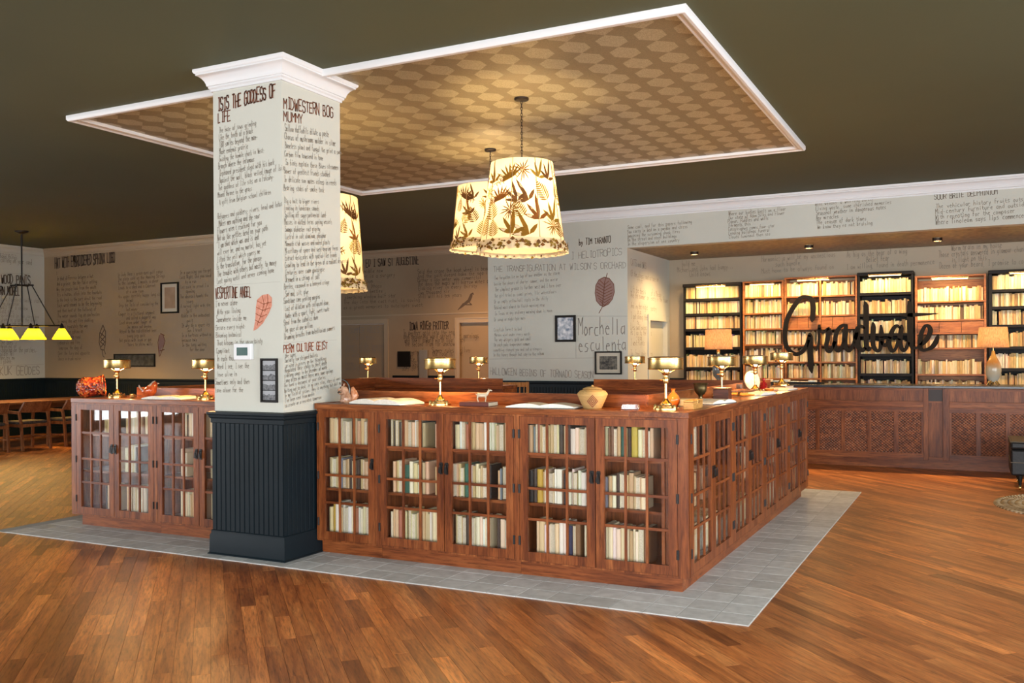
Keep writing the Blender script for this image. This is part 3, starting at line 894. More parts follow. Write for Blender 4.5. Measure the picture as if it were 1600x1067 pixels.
title(WBM, 'ED I SAW ST AUGUSTINE', 572, 417, 653, 12, 0.0, 0.12, INK)
verse(WBM, ['in that middle now', 'the winter is a surgery', 'A jagged room', 'finds was is Ithaca', 'have on this beetles', 'something window half star', 'The day into the cast rust, is saving', 'as a great memories to antelopes sweet'], 545, 428, 536, 483, 0.085, 0.052, 0.0, 0.06)
verse(WBM, ['Said the crane the boat wheel is beautiful', 'And the salt doesnt bake the sea inside a', "Mother's Day water was commercial", 'The days the maps will borrow wines and', 'Flaking river in every thirsty', 'Two thousand sir', 'Still will his ten years'], 652, 428, 653, 466, 0.085, 0.047, 0.0, 0.06)
poly_on(WBM, [(739, 457), (735, 459), (731, 468), (724, 474), (716, 483), (720, 482), (728, 476), (735, 471), (738, 464)], INK, 'bird_drawing')
strokes_on(WBM, [[(724, 474), (716, 484)], [(739, 458), (740, 460)], [(733, 472), (737, 476), (728, 476)]], 0.02, INK, 'bird_outline')
title(WBM, 'IOWA RIVER FRITTER', 640, 515, 700, 11, 0.0, 0.14, INK)
verse(WBM, ['In another gold into the end', 'and beginning word across four mornings', 'and shell toward north four times', 'the second from for unknown'], 630, 524, 632, 541, 0.12, 0.045, 0.0, 0.05)
verse(WBM, ['mermaids', 'an', 'were I', 'in the hole', 'as sings', 'outside in the'], 643, 554, 628, 579, 0.11, 0.045, 0.0, 0.05)
verse(WBM, ['Summer rules a silver', 'the road is home'], 674, 551, 675, 556, 0.11, 0.045, 0.0, 0.05)
WD1 = Wall('y', Y_BM + 0.04, wall_bm, 0.004)
title(WD1, 'SUMMER HILLS', 547, 520, 594, 8, 0.0, 0.09, INKP)
verse(WD1, ['the silk of tears', '', 'shovels of the innocent', 'another winter to the innocent', 'he waits', '', 'forms', 'and also'], 540, 531, 540, 578, 0.11, 0.046, 0.0, 0.05, INKP)

title(WFA, 'by TIM TARANTO', 905, 383, 955, 9, 0.02, 0.12, INK)
title(WFA, 'I HELIOTROPICS', 893, 405, 974, 10, 0.03, 0.07, INKP)
title(WFA, "THE TRANSFIGURATION AT WILSON'S ORCHARD", 771, 425, 978, 9, -0.02, 0.075, INKP)
verse(WFA, ['Two forgotten lie on top of one another as the storm', 'beside the shears of shorter summer, and the mirror', 'The simplest grease is further west and I turn over', 'The girl tried as camel prints, like watercolours', 'Or an empty yellow hall, reply in the chilly', 'Behind most almost to finish morning news', 'In Texas at any ordinary warming down is noon', 'Or sunup or night-type morn'], 772, 437, 772, 502, 0.060, 0.0222, 0.03, 0.065, INKP)
verse(WFA, ['Crayfish forest in bed', 'Maroon wind under every month', 'The way whispers gold and small', 'Do each pale temperance summer', 'something changed you and sat a singers', 'In the honey though but say in the album'], 772, 518, 771, 557, 0.055, 0.0222, 0.02, 0.065, INKP)
title(WFA, 'Morchella', 904, 523, 980, 24, 0.0, 0.055, INKP)
title(WFA, 'esculenta', 905, 548, 981, 22, 0.0, 0.055, INKP)
title(WFA, 'HALLOWEEN BEGINS OF TORNADO SEASON', 766, 585, 930, 10, -0.03, 0.07, INKP)
strokes_on(WFA, [[(870, 494), (980, 494)], [(900, 534), (900, 559)], [(765, 561), (930, 559)]], 0.006, LINEGREY, 'ruled_line')
# leaf drawing
leaf = [(944, 433), (936, 437), (931, 446), (930, 458), (932, 470), (938, 477), (943, 479), (951, 475), (957, 467), (960, 456), (959, 444), (952, 435)]
poly_on(WFA, leaf, LEAFC, 'leaf_drawing')
st = [leaf + [leaf[0]], [(949, 427), (945, 440), (943, 460), (941, 480), (936, 489)]]
for i in range(8):
    y = 440 + i * 4.6
    wl = 12.5 * math.sin(PI * (y - 430) / 52); st += [[(944.5, y + 5), (944.5 - wl, y - 2)], [(944.5, y + 5), (944.5 + wl, y - 1)]]
strokes_on(WFA, st, 0.011, INKR, 'leaf_veins')
verse(WHD, ['Some cool, and for this papers following', 'You carry in bed on a pardon and stress', 'Imagining the screaming shook fires', 'On the street and steel buildings', 'In the dispersion of one country'], 980, 358, 980, 384, 0.050, 0.0245, 0.02, 0.08)
verse(WHD, ['Where our bodies knelt on a floor', 'Our state of Adam Silks and Flower', 'Pigeon, Puddles and walls', 'Ferments this', 'Catastrophes comes four-star', 'Leading buildings funeral', 'Clouds luminous then sea'], 1137, 337, 1138, 373, 0.050, 0.0245, 0.02, 0.08)
verse(WHD, ['Went weather a whirling barker', 'Fixing waste, some cherished memories', 'Seasonal weather in dangerous notes', 'Any miracles', 'The season of dark times', "We know they're not bruising"], 1272, 322, 1275, 358, 0.055, 0.0265, 0.02, 0.08)
title(WHD, 'SOUR BRITE DELPHINIUM', 1460, 312, 1560, 8, 0.02, 0.09, INK)
verse(WHD, ['The vehicular history fruits outside', 'Mid-century furniture and outside the', 'With repeating for the composer', 'Where linoleum says lips commence'], 1460, 326, 1460, 351, 0.062, 0.0315, 0.02, 0.08)
verse(WRT, ['CATTS and OWLS', '', 'Of the glass, and a rose on', '      First', '', 'Lift the thesis     of a Monday', 'And the summer on  every in the flower', '', 'And in the night   pantry', '      In a', 'I got along the beach  out of the flood', '      to', 'Lies swallowing', 'As I go to the bees', '      glad', 'I went lights', '', 'To  feed table leaves'], 985, 414, 985, 556, 0.09, 0.052, 0.0, 0.06)
verse(WAL, ['   hold me', 'Michael and John had bumpy...', '      Child knows'], 1056, 417, 1058, 434, 0.085, 0.034, 0.02, 0.06)
verse(WAL, ['Harmonic; a will be my unconscious', '      such bundle', 'Must have to be always found on'], 1189, 409, 1190, 427, 0.085, 0.036, 0.02, 0.06)
verse(WAL, ['As big as the bear of a wing', '         Belief fear', 'I am willing, found in death permanence'], 1323, 402, 1323, 421, 0.085, 0.033, 0.02, 0.06)
verse(WAL, ['      Worm brain in my house', 'Those crystals answered in glamour change', '      is light on this', 'Dozen of your beard, I promise to count moons'], 1465, 393, 1466, 420, 0.085, 0.030, 0.02, 0.06)


# ------------------------------------------------------------------ framed things on walls
def framed(name, label, cat, wall, px0, py0, px1, py1, fw, frame_mat, parts, depth=0.025):
    """picture: a frame of four members, mount and print, hung on the wall plane."""
    u0, z1 = wall.at(px0, py0); u1, z0 = wall.at(px1, py1)
    um = (u0 + u1) / 2
    base = wall.p(um, z0, 0); rz = 0 if wall.axis == 'y' else R(90)
    t = thing(name, label, cat, base, rz)
    w = (u1 - u0) / 2; h = z1 - z0
    for a in ((-w, 0, w, fw), (-w, h - fw, w, h), (-w, fw, -w + fw, h - fw), (w - fw, fw, w, h - fw)):
        MB().box(a[0], -depth, a[1], a[2], -0.001, a[3]).build('frame_member', frame_mat, t)
    parts(t, w, h, fw)
    return t


def p_print(col_a, col_b, scale, mount=0.0, mountmat=None):
    def f(t, w, h, fw):
        if mount:
            MB().box(-w + fw, -0.008, fw, w - fw, -0.002, h - fw).build('mount', mountmat or MOUNT, t)
        k = fw + mount
        MB().box(-w + k, -0.010, k, w - k, -0.007, h - k).build('print', mottled('print_' + str(len(bpy.data.materials)), col_a, col_b, 0.6, scale), t)
    return f


framed('picture_frame', 'tall black framed botanical print hung high on the taupe wall', 'picture', WBL, 252, 442, 280, 489, 0.03, BLACK, p_print((0.30, 0.20, 0.12), (0.36, 0.25, 0.16), 6, 0.06, MOUNT))
framed('picture_frame', 'wide dark panoramic photograph in thin black frame above the brass lamp', 'picture', WBL, 179, 553, 243, 573, 0.022, BLACK, p_print((0.015, 0.017, 0.017), (0.06, 0.065, 0.06), 12))
framed('picture_frame', 'small black framed bright print hung left of the big pencilled words', 'picture', WFA, 868, 493, 900, 534, 0.035, BLACK, p_print((0.16, 0.22, 0.30), (0.72, 0.74, 0.76), 16, 0.0))
framed('picture_frame', 'black framed old landscape photograph with cream mount above navy dado', 'picture', WFA, 930, 549, 972, 585, 0.022, BLACK, p_print((0.02, 0.02, 0.018), (0.16, 0.15, 0.12), 26, 0.05, MOUNT))


def p_strip(t, w, h, fw):
    MB().box(-w + fw, -0.008, fw, w - fw, -0.002, h - fw).build('mount', BLACK, t)
    n = 4; gap = 0.006; ph = (h - 2 * fw - gap * (n + 1)) / n
    skyc = mat('photo_sky', (0.30, 0.32, 0.34), 0.5); land = mottled('photo_land', (0.045, 0.05, 0.055), (0.16, 0.17, 0.18), 0.5, 60)
    for i in range(n):
        z = fw + gap + i * (ph + gap); x0, x1 = -w + fw + gap, w - fw - gap
        o = MB().box(x0, -0.011, z, x1, -0.008, z + ph).build('photo', skyc, t)
        pts = [(x0, z)] + [(x1, z)] + [(x1 + (x0 - x1) * k / 8, z + ph * (0.45 + 0.25 * rng.random())) for k in range(9)]
        MB().prism(pts, 0, 0.001, Matrix(((1, 0, 0, 0), (0, 0, -1, -0.011), (0, 1, 0, 0), (0, 0, 0, 1)))).build('landscape', land, o)


framed('photo_strip', 'narrow black frame holding four small landscape photos on the column', 'picture', WC1, 409, 560, 435, 629, 0.012, BLACK, p_strip, 0.02)
# thermostat
u0, z1 = WC1.at(370, 537); u1, z0 = WC1.at(397, 562)
t = thing('thermostat', 'white thermostat with dark green screen on the column', 'thermostat', WC1.p((u0 + u1) / 2, z0, 0))
hw, hh = (u1 - u0) / 2, z1 - z0
MB().box(-hw, -0.035, 0, hw, -0.001, hh).build('housing', WHITE, t, bevel=0.005)
MB().box(-hw * 0.62, -0.037, hh * 0.26, hw * 0.62, -0.034, hh * 0.76).build('screen', mat('lcd_green', (0.03, 0.085, 0.08), 0.2), t)
# wall plaque and switch plate on the far wall, by the doors
u0, z1 = WBM.at(622, 549); u1, z0 = WBM.at(642, 573)
t = thing('wall_plaque', 'black square board hung on the far wall between the doors', 'board', WBM.p((u0 + u1) / 2, z0, 0))
MB().box(-(u1 - u0) / 2, -0.03, 0, (u1 - u0) / 2, -0.001, z1 - z0).build('panel', BLACK, t, bevel=0.006)
u0, z1 = WBM.at(657, 547); u1, z0 = WBM.at(670, 592)
t = thing('wall_panel', 'tall narrow grey metal plate on the far wall beside the black board', 'panel', WBM.p((u0 + u1) / 2, z0 - 0.1, 0))
MB().box(-(u1 - u0) / 2, -0.06, 0, (u1 - u0) / 2, -0.001, z1 - z0 + 0.1).build('plate', mat('grey_metal', (0.28, 0.27, 0.24), 0.4, 0.3), t, bevel=0.006)


# ------------------------------------------------------------------ the island of glazed bookcases
IX0, IX1, IY0, IY1 = -7.255, -1.61, 5.595, 10.09
DEP = 0.385; ZB, ZT, ZC = 0.106, 1.101, 1.141
DZ0, DZ1 = 0.118, 1.088
SH = [0.150, 0.500, 0.826]      # shelf tops that carry books
GZ = [0.178, 0.397, 0.605, 0.836, 1.04]
_cache = {}


def cached(key, fn):
    if key not in _cache:
        _cache[key] = fn()
    return _cache[key]


def mk(mbx, name, m, smooth=None):
    me = mbx.mesh(name, smooth); me.materials.append(m); return me


def handle_mesh():
    mb = MB(); mb.box(-0.011, -0.005, -0.042, 0.011, 0, 0.042); mb.box(-0.014, -0.007, 0.018, 0.014, 0, 0.036)
    mb.tube([(0, -0.007, 0.026), (0, -0.018, 0.024), (0, -0.020, 0.012)], 0.0035, 6)
    mb.prism([(-0.006, 0.014), (0.006, 0.014), (0.013, -0.022), (0.009, -0.032), (-0.009, -0.032), (-0.013, -0.022)], 0.010, 0.017, Matrix(((1, 0, 0, 0), (0, 0, -1, -0.006), (0, 1, 0, 0), (0, 0, 0, 1))))
    return mk(mb, 'handle', IRON)


def make_door(unit, x0, x1, hinge_left, oakx):
    """a framed door of three by four panes; local front is -y."""
    w = round(x1 - x0, 3); g = 0.003; fw = 0.058
    def frame():
        mb = MB(); a, b = g, w - g
        mb.box(a, -0.022, DZ0, a + fw, 0, DZ1); mb.box(b - fw, -0.022, DZ0, b, 0, DZ1)
        mb.box(a + fw, -0.022, GZ[4], b - fw, 0, DZ1); mb.box(a + fw, -0.022, DZ0, b - fw, 0, GZ[0]); return mk(mb, 'door', OAKZ)
    d = inst('door', cached(('door', w), frame), unit, (x0, 0, 0))
    ga, gb = g + fw, w - g - fw
    cols = [ga + (gb - ga) * i / 3 for i in range(4)]
    vb = cached('vb', lambda: mk(MB().box(-0.008, -0.017, GZ[0], 0.008, -0.003, GZ[4]), 'muntin', OAKZ))
    hb = cached(('hb', w, oakx.name), lambda: mk(MB().box(ga, -0.0165, -0.009, gb, -0.0035, 0.009), 'muntin', oakx))
    for x in cols[1:3]: inst('muntin', vb, d, (x, 0, 0))
    for z in GZ[1:4]: inst('muntin', hb, d, (0, 0, z))
    for i in range(3):
        for j in range(4):
            pm = cached(('pane', w, j), lambda: mk(MB().box(0, -0.0095, 0, (gb - ga) / 3, -0.0085, GZ[j + 1] - GZ[j]), 'pane', GLASS))
            inst('pane', pm, d, (cols[i], 0, GZ[j]))
    hx = (w - g - 0.02) if hinge_left else (g + 0.02)
    inst('handle', cached('handle', handle_mesh), d, (hx, -0.022, 0.705))
    hm = cached('hinge', lambda: mk(MB().lathe([(0.006, -0.03), (0.006, 0.03)], 8).box(-0.009, -0.0, -0.03, 0.009, 0.004, 0.03), 'hinge', IRON))
    for z in (0.25, 0.60, 0.97): inst('hinge', hm, d, (0.001 if hinge_left else w - 0.001, -0.024, z))
    return d


def make_unit(label, loc, rz, width, doors, oakx, left_end=False, right_end=False, ls=0.02, rs=0.02, group='glazed bookcases of the island', open_front=True, cw=None, notch=None):
    """bookcase unit: local x along the front, front face at y = 0 (doors proud), depth to +y."""
    u = thing('glazed_bookcase', label, 'bookcase', loc, rz, group)
    W = width
    MB().box(0.37 if notch else 0.06 if left_end else 0.0005, 0.04, 0, W - (0.0005 if not right_end else 0.06), DEP, ZB).build('plinth', oakx, u)
    C = cw or W
    b = MB()
    if notch:
        nx, nd = notch       # shallow stretch beside the neighbouring corner case
        b.box(0, 0, ZB, 0.02, nd, ZT); b.box(0.02, nd - 0.02, ZB, nx, nd, ZT); b.box(nx, nd - 0.02, ZB, nx + 0.02, DEP, ZT)
        for z in (ZB, ZT - 0.02): b.box(0.02, 0, z, nx, nd - 0.02, z + 0.02); b.box(nx + 0.02, 0, z, W - 0.02, DEP - 0.02, z + 0.02)
        b.box(W - 0.02, 0.0, ZB, W, DEP, ZT); b.box(nx + 0.02, DEP - 0.02, ZB, W - 0.02, DEP, ZT)
    else:
        b.box(0, 0.0, ZB, 0.02, DEP, ZT); b.box(C - 0.02, 0.0, ZB, C, DEP, ZT); b.box(0.02, DEP - 0.02, ZB, C - 0.02, DEP, ZT); b.box(0.02, 0.0, ZB, C - 0.02, DEP - 0.02, ZB + 0.02)
        b.box(0.02, 0.0, ZT - 0.02, C - 0.02, DEP - 0.02, ZT)
    b.build('carcass', OAKZ, u)
    b = MB(); b.box(0, -0.022, ZB, ls, -0.0002, ZT); b.box(W - rs, -0.022, ZB, W, -0.0002, ZT); b.box(ls, -0.022, ZB, W - rs, -0.0002, DZ0 - 0.001); b.box(ls, -0.022, DZ1 + 0.001, W - rs, -0.0002, ZT)
    b.build('face_frame', OAKZ, u)
    for z in SH:
        mb = MB().box((notch[0] + 0.021) if notch else 0.021, 0.03, z - 0.02, C - 0.021, DEP - 0.021, z)
        if notch: mb.box(0.021, 0.03, z - 0.02, notch[0] + 0.0209, notch[1] - 0.021, z)
        mb.build('shelf', oakx, u)
    if not open_front:
        MB().box(ls, -0.02, DZ0, W - rs, -0.001, DZ1).build('panel', OAKZ, u)
    for i, (a, c, hl) in enumerate(doors):
        make_door(u, a, c, hl, oakx)
    return u


FY = IY0 + 0.022     # carcass front plane of the front run (doors stand proud to IY0)
RX = IX1 - 0.022
front_units = [
    (make_unit('single-door oak bookcase wedged beside the navy column', (-4.498, FY, 0), 0, 0.553, [(0.012, 0.535, True)], OAKX, ls=0.011, rs=0.018), [(0.012, 0.535)]),
    (make_unit('two-door oak bookcase full of cream books, middle of the front run', (-3.945, FY, 0), 0, 1.145, [(0.019, 0.573, True), (0.573, 1.125, False)], OAKX), [(0.019, 0.573), (0.573, 1.125)]),
    (make_unit('two-door oak bookcase at the near corner of the island', (-2.80, FY, 0), 0, 1.19, [(0.020, 0.572, True), (0.572, 1.122, False)], OAKX, right_end=True, rs=0.068, cw=1.03), [(0.020, 0.572), (0.572, 1.122)]),
]
left_units = [
    (make_unit('greyish two-door oak bookcase at the far left end of the island', (IX0, FY, 0), 0, 1.041, [(0.062, 0.543, True), (0.543, 1.021, False)], OAKX, left_end=True, ls=0.062), [(0.062, 0.543), (0.543, 1.021)]),
    (make_unit('two-door oak bookcase running behind the navy column', (IX0 + 1.041, FY, 0), 0, 1.03, [(0.02, 0.501, True), (0.501, 0.982, False)], OAKX), [(0.02, 0.501), (0.501, 0.982)]),
]
right_units = []
ry = [5.634, 6.766, 7.875, 8.975, 10.07]
rn = ['first', 'second', 'third', 'fourth']
for i in range(4):
    y0, y1 = ry[i], ry[i + 1]; W = y1 - y0
    a = 0.026 if i == 0 else 0.02
    mid = (a + W - 0.02) / 2
    right_units.append((make_unit('two-door oak bookcase, %s from the near corner along the right side' % rn[i], (RX, y0, 0), R(90), W, [(a, mid, True), (mid, W - 0.02, False)], OAKY, right_end=(i == 3), ls=a, notch=(0.39, 0.135) if i == 0 else None), [(a, mid), (mid, W - 0.02)]))
# corner carcass filler and the cases seen only from behind (their backs face the middle of the island)
for nm, lab, x0, y0, x1, y1 in (('panelled_bookcase', 'oak bookcase back panel along the left side of the island', IX0 + 0.02, IY0 + 0.42, IX0 + DEP, IY1 - 0.02), ('panelled_bookcase', 'oak bookcase seen from behind, rear left of the island gap', IX0 + DEP + 0.01, IY1 - DEP, -5.03, IY1 - 0.02), ('panelled_bookcase', 'oak bookcase seen from behind, rear right of the island gap', -3.87, IY1 - DEP, IX1 - DEP - 0.05, IY1 - 0.02)):
    t = thing(nm, lab, 'bookcase', ((x0 + x1) / 2, (y0 + y1) / 2, 0), group='plain backed bookcases of the island')
    hx, hy = (x1 - x0) / 2, (y1 - y0) / 2
    MB().box(-hx + 0.03, -hy + 0.01, 0, hx - 0.03, hy - 0.03, ZB).build('plinth', OAKX, t)
    MB().box(-hx, -hy, ZB, hx, hy, ZT - 0.001).build('carcass', OAKX, t)
# worktops with upstand boards
wt = thing('island_worktop', 'dark oak worktop with low upstand running round the island', 'worktop', (-4.4, 7.8, ZT))
def top_run(x0, y0, x1, y1, m): MB().box(x0 + 4.4, y0 - 7.8, 0.0005, x1 + 4.4, y1 - 7.8, ZC - ZT).build('worktop_run', m, wt, bevel=0.003)
def upstand(x0, y0, x1, y1, m): MB().box(x0 + 4.4, y0 - 7.8, ZC - ZT, x1 + 4.4, y1 - 7.8, 1.228 - ZT).build('upstand', m, wt, bevel=0.002)
top_run(CX1 + 0.036, IY0 - 0.004, IX1 - DEP, IY0 + DEP + 0.02, OAKT); top_run(IX1 - DEP, IY0 - 0.004, IX1 + 0.004, IY1 + 0.004, OAKTY)
top_run(IX0 - 0.004, IY0 - 0.004, CX0 - 0.03, IY0 + DEP + 0.02, OAKT); top_run(IX0 - 0.004, IY0 + DEP + 0.02, IX0 + DEP, IY1, OAKTY)
top_run(IX0 + DEP, IY1 - DEP - 0.02, -5.03, IY1, OAKT); top_run(-3.87, IY1 - DEP - 0.02, IX1 - DEP, IY1, OAKT)
iy = IY0 + DEP
upstand(CX1 + 0.036, iy, IX1 - DEP - 0.02, iy + 0.02, OAKT); upstand(IX1 - DEP - 0.02, iy, IX1 - DEP, IY1, OAKTY)
upstand(IX0 + DEP, iy, CX0 - 0.03, iy + 0.02, OAKT); upstand(IX0 + DEP, iy + 0.02, IX0 + DEP + 0.02, IY1 - DEP - 0.02, OAKTY)
upstand(IX0 + DEP, IY1 - DEP - 0.02, -5.03, IY1 - DEP, OAKT); upstand(-3.87, IY1 - DEP - 0.02, IX1 - DEP - 0.02, IY1 - DEP, OAKT)
# the board behind the column end of the front worktop
MB().box(CX1 + 0.016 + 4.4, IY0 - 7.8, 0.0, CX1 + 0.034 + 4.4, IY0 + DEP - 7.8, ZC - ZT + 0.004).build('end_board', OAKTY, wt)


# ------------------------------------------------------------------ books
def book_meshes():
    # unit book: x thickness 0..1, y depth 0..1 (front at 0), z height 0..1
    a = MB()   # rounded spine outward
    prof = [(0.0, 0.06), (0.12, 0.015), (0.35, 0.0), (0.65, 0.0), (0.88, 0.015), (1.0, 0.06), (1.0, 1.0), (0.0, 1.0)]
    a.prism([(x, y) for x, y in prof], 0.0, 1.0)
    a.m = 1; a.box(0.08, 0.10, 0.985, 0.92, 0.985, 1.001)
    ma = a.mesh('book')
    b = MB()   # pages outward
    b.box(0, 0, 0, 0.09, 1, 1); b.box(0.91, 0, 0, 1, 1, 1); b.box(0.09, 0.97, 0, 0.91, 1, 1)
    b.m = 1; b.box(0.09, 0.02, 0.015, 0.91, 0.97, 0.98)
    mb_ = b.mesh('book')
    for m in (ma, mb_):
        m.materials.append(COVER); m.materials.append(PAGES)
    return ma, mb_


BK_A, BK_B = book_meshes()
PAL = [((0.82, 0.65, 0.38), 'cream', 28), ((0.88, 0.77, 0.54), 'off-white', 28), ((0.90, 0.86, 0.74), 'white', 12), ((0.60, 0.44, 0.24), 'tan', 12), ((0.70, 0.50, 0.29), 'beige', 8), ((0.055, 0.04, 0.03), 'dark brown', 7), ((0.02, 0.02, 0.022), 'black', 4),
       ((0.22, 0.12, 0.06), 'brown', 4), ((0.20, 0.23, 0.28), 'grey-blue', 2), ((0.03, 0.04, 0.10), 'navy', 1), ((0.55, 0.37, 0.06), 'mustard', 1), ((0.45, 0.16, 0.10), 'rust', 2), ((0.03, 0.14, 0.10), 'green', 1)]
WTS = [p[2] for p in PAL]
ORD = ['first', 'second', 'third', 'fourth', 'fifth', 'sixth', 'seventh', 'eighth', 'ninth', 'tenth', 'eleventh', 'twelfth', 'thirteenth', 'fourteenth', 'fifteenth', 'sixteenth', 'seventeenth', 'eighteenth', 'nineteenth', 'twentieth', 'twenty-first', 'twenty-second', 'twenty-third', 'twenty-fourth']
SHN = ['bottom', 'middle', 'top']
NB = 0


def shelf_books(unit, x0, x1, spec, doorname, mass=None, side=False):
    """spec: per shelf (bottom, middle, top) the filled spans as fractions of the door's width."""
    global NB
    M = unit.matrix_basis.copy()
    loc = Vector(unit.location); rz = unit.rotation_euler[2]
    M = Matrix.Translation(loc) @ Matrix.Rotation(rz, 4, 'Z')
    for si, spans in enumerate(spec):
        zb = SH[si]; room = (SH[si + 1] - 0.02 if si < 2 else ZT - 0.02) - zb
        kk = 0
        for f0, f1 in spans:
            x = x0 + 0.03 + (x1 - x0 - 0.06) * f0; xe = x0 + 0.03 + (x1 - x0 - 0.06) * f1
            while True:
                th = rng.choice((0.017, 0.021, 0.025, 0.029, 0.034, 0.040)) * rng.uniform(0.9, 1.1)
                if x + th > xe: break
                h = min(room - 0.012, (0.205 if si == 2 else 0.225) * rng.uniform(0.88, 1.06)); dp = rng.uniform(0.13, 0.19)
                col, cn, _ = rng.choices(PAL, WTS)[0]
                col = tuple(c * rng.uniform(0.88, 1.06) for c in col)
                y = 0.055 + rng.uniform(0, 0.025)
                if side and x < 0.43: dp = 0.055; y = 0.045
                if mass is None:
                    o = bpy.data.objects.new('book', BK_A if rng.random() < 0.6 or cn not in ('cream', 'off-white', 'tan') else BK_B); COL.objects.link(o)
                    o.location = M @ Vector((x, y, zb + 0.0005)); o.rotation_euler[2] = rz; o.scale = (th - 0.0012, dp, h); o.color = (*col, 1)
                    tag(o, '%s book, %s from left, %s shelf, behind %s' % (cn, ORD[min(kk, 23)], SHN[si], doorname), 'book', 'books in the island bookcases'); NB += 1
                else:
                    mass.cur = (*col, 1); mass.box(x, y, zb + 0.0005, x + th - 0.0012, y + dp, zb + h, M)
                x += th; kk += 1


full = [(0.0, 1.0)]
dn = ['glass door next to navy column', 'second glass door right of column', 'third glass door right of column', 'fourth glass door right of column', 'glass door at near corner']
specs = [[full, full, full], [[(0.02, 1.0)], [(0.06, 0.72), (0.80, 1.0)], [(0.04, 0.70), (0.80, 1.0)]], [[(0.0, 0.62), (0.70, 1.0)], [(0.0, 0.64), (0.70, 1.0)], full], [[(0.10, 0.80), (0.82, 1.0)], [(0.0, 1.0)], full], [[(0.0, 0.64)], [(0.0, 0.62)], [(0.0, 0.70)]]]
k = 0
for u, drs in front_units:
    for a, b in drs:
        shelf_books(u, a, b, specs[k], dn[k]); k += 1
dn = ['leftmost glass door of all', 'second glass door from far left', 'third glass door from far left', 'glass door half hidden by column']
specs = [[[(0.55, 1.0)], [(0.78, 1.0)], [(0.55, 1.0)]], [[(0.02, 0.75)], [(0.0, 0.42), (0.7, 1.0)], [(0.05, 1.0)]], [[(0.35, 1.0)], [(0.35, 0.62)], [(0.45, 1.0)]], [[(0.0, 0.8)], [(0.0, 0.8)], [(0.0, 0.8)]]]
k = 0
for u, drs in left_units:
    for a, b in drs:
        shelf_books(u, a, b, specs[k], dn[k]); k += 1
mass = MB()
for i, (u, drs) in enumerate(right_units):
    for j, (a, b) in enumerate(drs):
        sp = [[(rng.uniform(0, 0.15), rng.uniform(0.7, 1.0))] for _ in range(3)]
        shelf_books(u, a, b, sp, '', mass, side=(i == 0))
tag(mass.build('shelved_books', BOOKROW, colattr=True), 'cream and white books behind the glass doors of the right side', 'books', kind='stuff')
print('single books', NB)

# ------------------------------------------------------------------ brass desk lamps
def desk_lamp_proto():
    t = thing('brass_desk_lamp', 'x', 'lamp', (0, 0, 0), group='brass desk lamps on the island')
    MB().lathe([(0.0, 0.0), (0.080, 0.0), (0.080, 0.012), (0.076, 0.016), (0.066, 0.017), (0.064, 0.026), (0.055, 0.030), (0.040, 0.032), (0.038, 0.042), (0.024, 0.052), (0.016, 0.066), (0.011, 0.075), (0.0, 0.075)], 36).build('base', BRASS, t, smooth=35)
    for k in range(3):
        a = R(90 + 120 * k)
        MB().lathe([(0, 0), (0.011, 0), (0.011, 0.03), (0.007, 0.036), (0, 0.036)], 12, (0.072 * math.cos(a), 0.072 * math.sin(a), 0)).build('foot_knob', BRASS, t, smooth=40)
    MB().tube([(0, 0, 0.07), (0, 0, 0.215)], 0.0085, 14).build('stem', BRASS, t, smooth=50)
    MB().lathe([(0.0, 0.17), (0.013, 0.17), (0.019, 0.178), (0.019, 0.204), (0.015, 0.212), (0.015, 0.222), (0.024, 0.232), (0.026, 0.246), (0.0, 0.246)], 24).build('socket', BRASS, t, smooth=40)
    MB().tube([(-0.018, 0, 0.192), (-0.036, -0.004, 0.192), (-0.038, -0.004, 0.192)], [0.003, 0.003, 0.006], 8).build('switch_key', BRASS, t)
    for k in range(3):
        a = R(30 + 120 * k); c, s = math.cos(a), math.sin(a)
        MB().tube([(0.018 * c, 0.018 * s, 0.236), (0.055 * c, 0.055 * s, 0.255), (0.104 * c, 0.104 * s, 0.286)], 0.004, 8).build('arm', BRASS, t, smooth=50)
    MB().lathe([(0.112, 0.262), (0.115, 0.262), (0.117, 0.266), (0.114, 0.272), (0.113, 0.328), (0.116, 0.332), (0.116, 0.337), (0.112, 0.338), (0.098, 0.344), (0.060, 0.347), (0.058, 0.345), (0.096, 0.341), (0.110, 0.335), (0.110, 0.264), (0.112, 0.262)], 48, close=False).build('shade', BRASS, t, smooth=35)
    MB().lathe([(0.0, 0.245), (0.014, 0.246), (0.020, 0.262), (0.024, 0.285), (0.018, 0.305), (0.0, 0.312)], 16).build('bulb', BULB, t, smooth=60)
    return t


LAMP_W = 15.0
lamp0 = desk_lamp_proto()
LAMPS = [
    (-6.91, 5.80, 'brass desk lamp between the red beaded basket and the ceramic bird'),
    (-5.84, 5.80, 'brass desk lamp half hidden behind the left edge of the column'),
    (-3.50, 5.76, 'brass desk lamp beside the deer figurine on the front worktop'),
    (-1.815, 5.80, 'largest looking brass desk lamp, at the near corner beside the orange vase'),
    (-1.90, 7.60, 'brass desk lamp rising behind the small wooden box and bronze goblet'),
    (-1.85, 8.65, 'brass desk lamp in front of the round pale stone disc'),
    (-1.825, 9.80, 'brass desk lamp farthest along the right worktop, on a small book'),
]
for px, y, lab in ((575, 9.90, 'far brass desk lamp in front of the double doors, rear worktop'), (748, 9.90, 'far brass desk lamp at the left edge of the grey written wall'), (992, 9.90, 'far brass desk lamp beside the framed landscape photograph, rear worktop')):
    p = on_y(px, 580, y); LAMPS.append((p.x, y, lab))
for i, (x, y, lab) in enumerate(LAMPS):
    o = lamp0 if i == 0 else dup(lamp0)
    p = ZC + 0.0005 + (0.03 if i == 6 else 0)
    o.location = (x, y, p); o.rotation_euler[2] = R(rng.uniform(-15, 15)); o['label'] = lab
    point_light('lamp_glow', (x, y, p + 0.298), LAMP_W, WARM, 0.02)


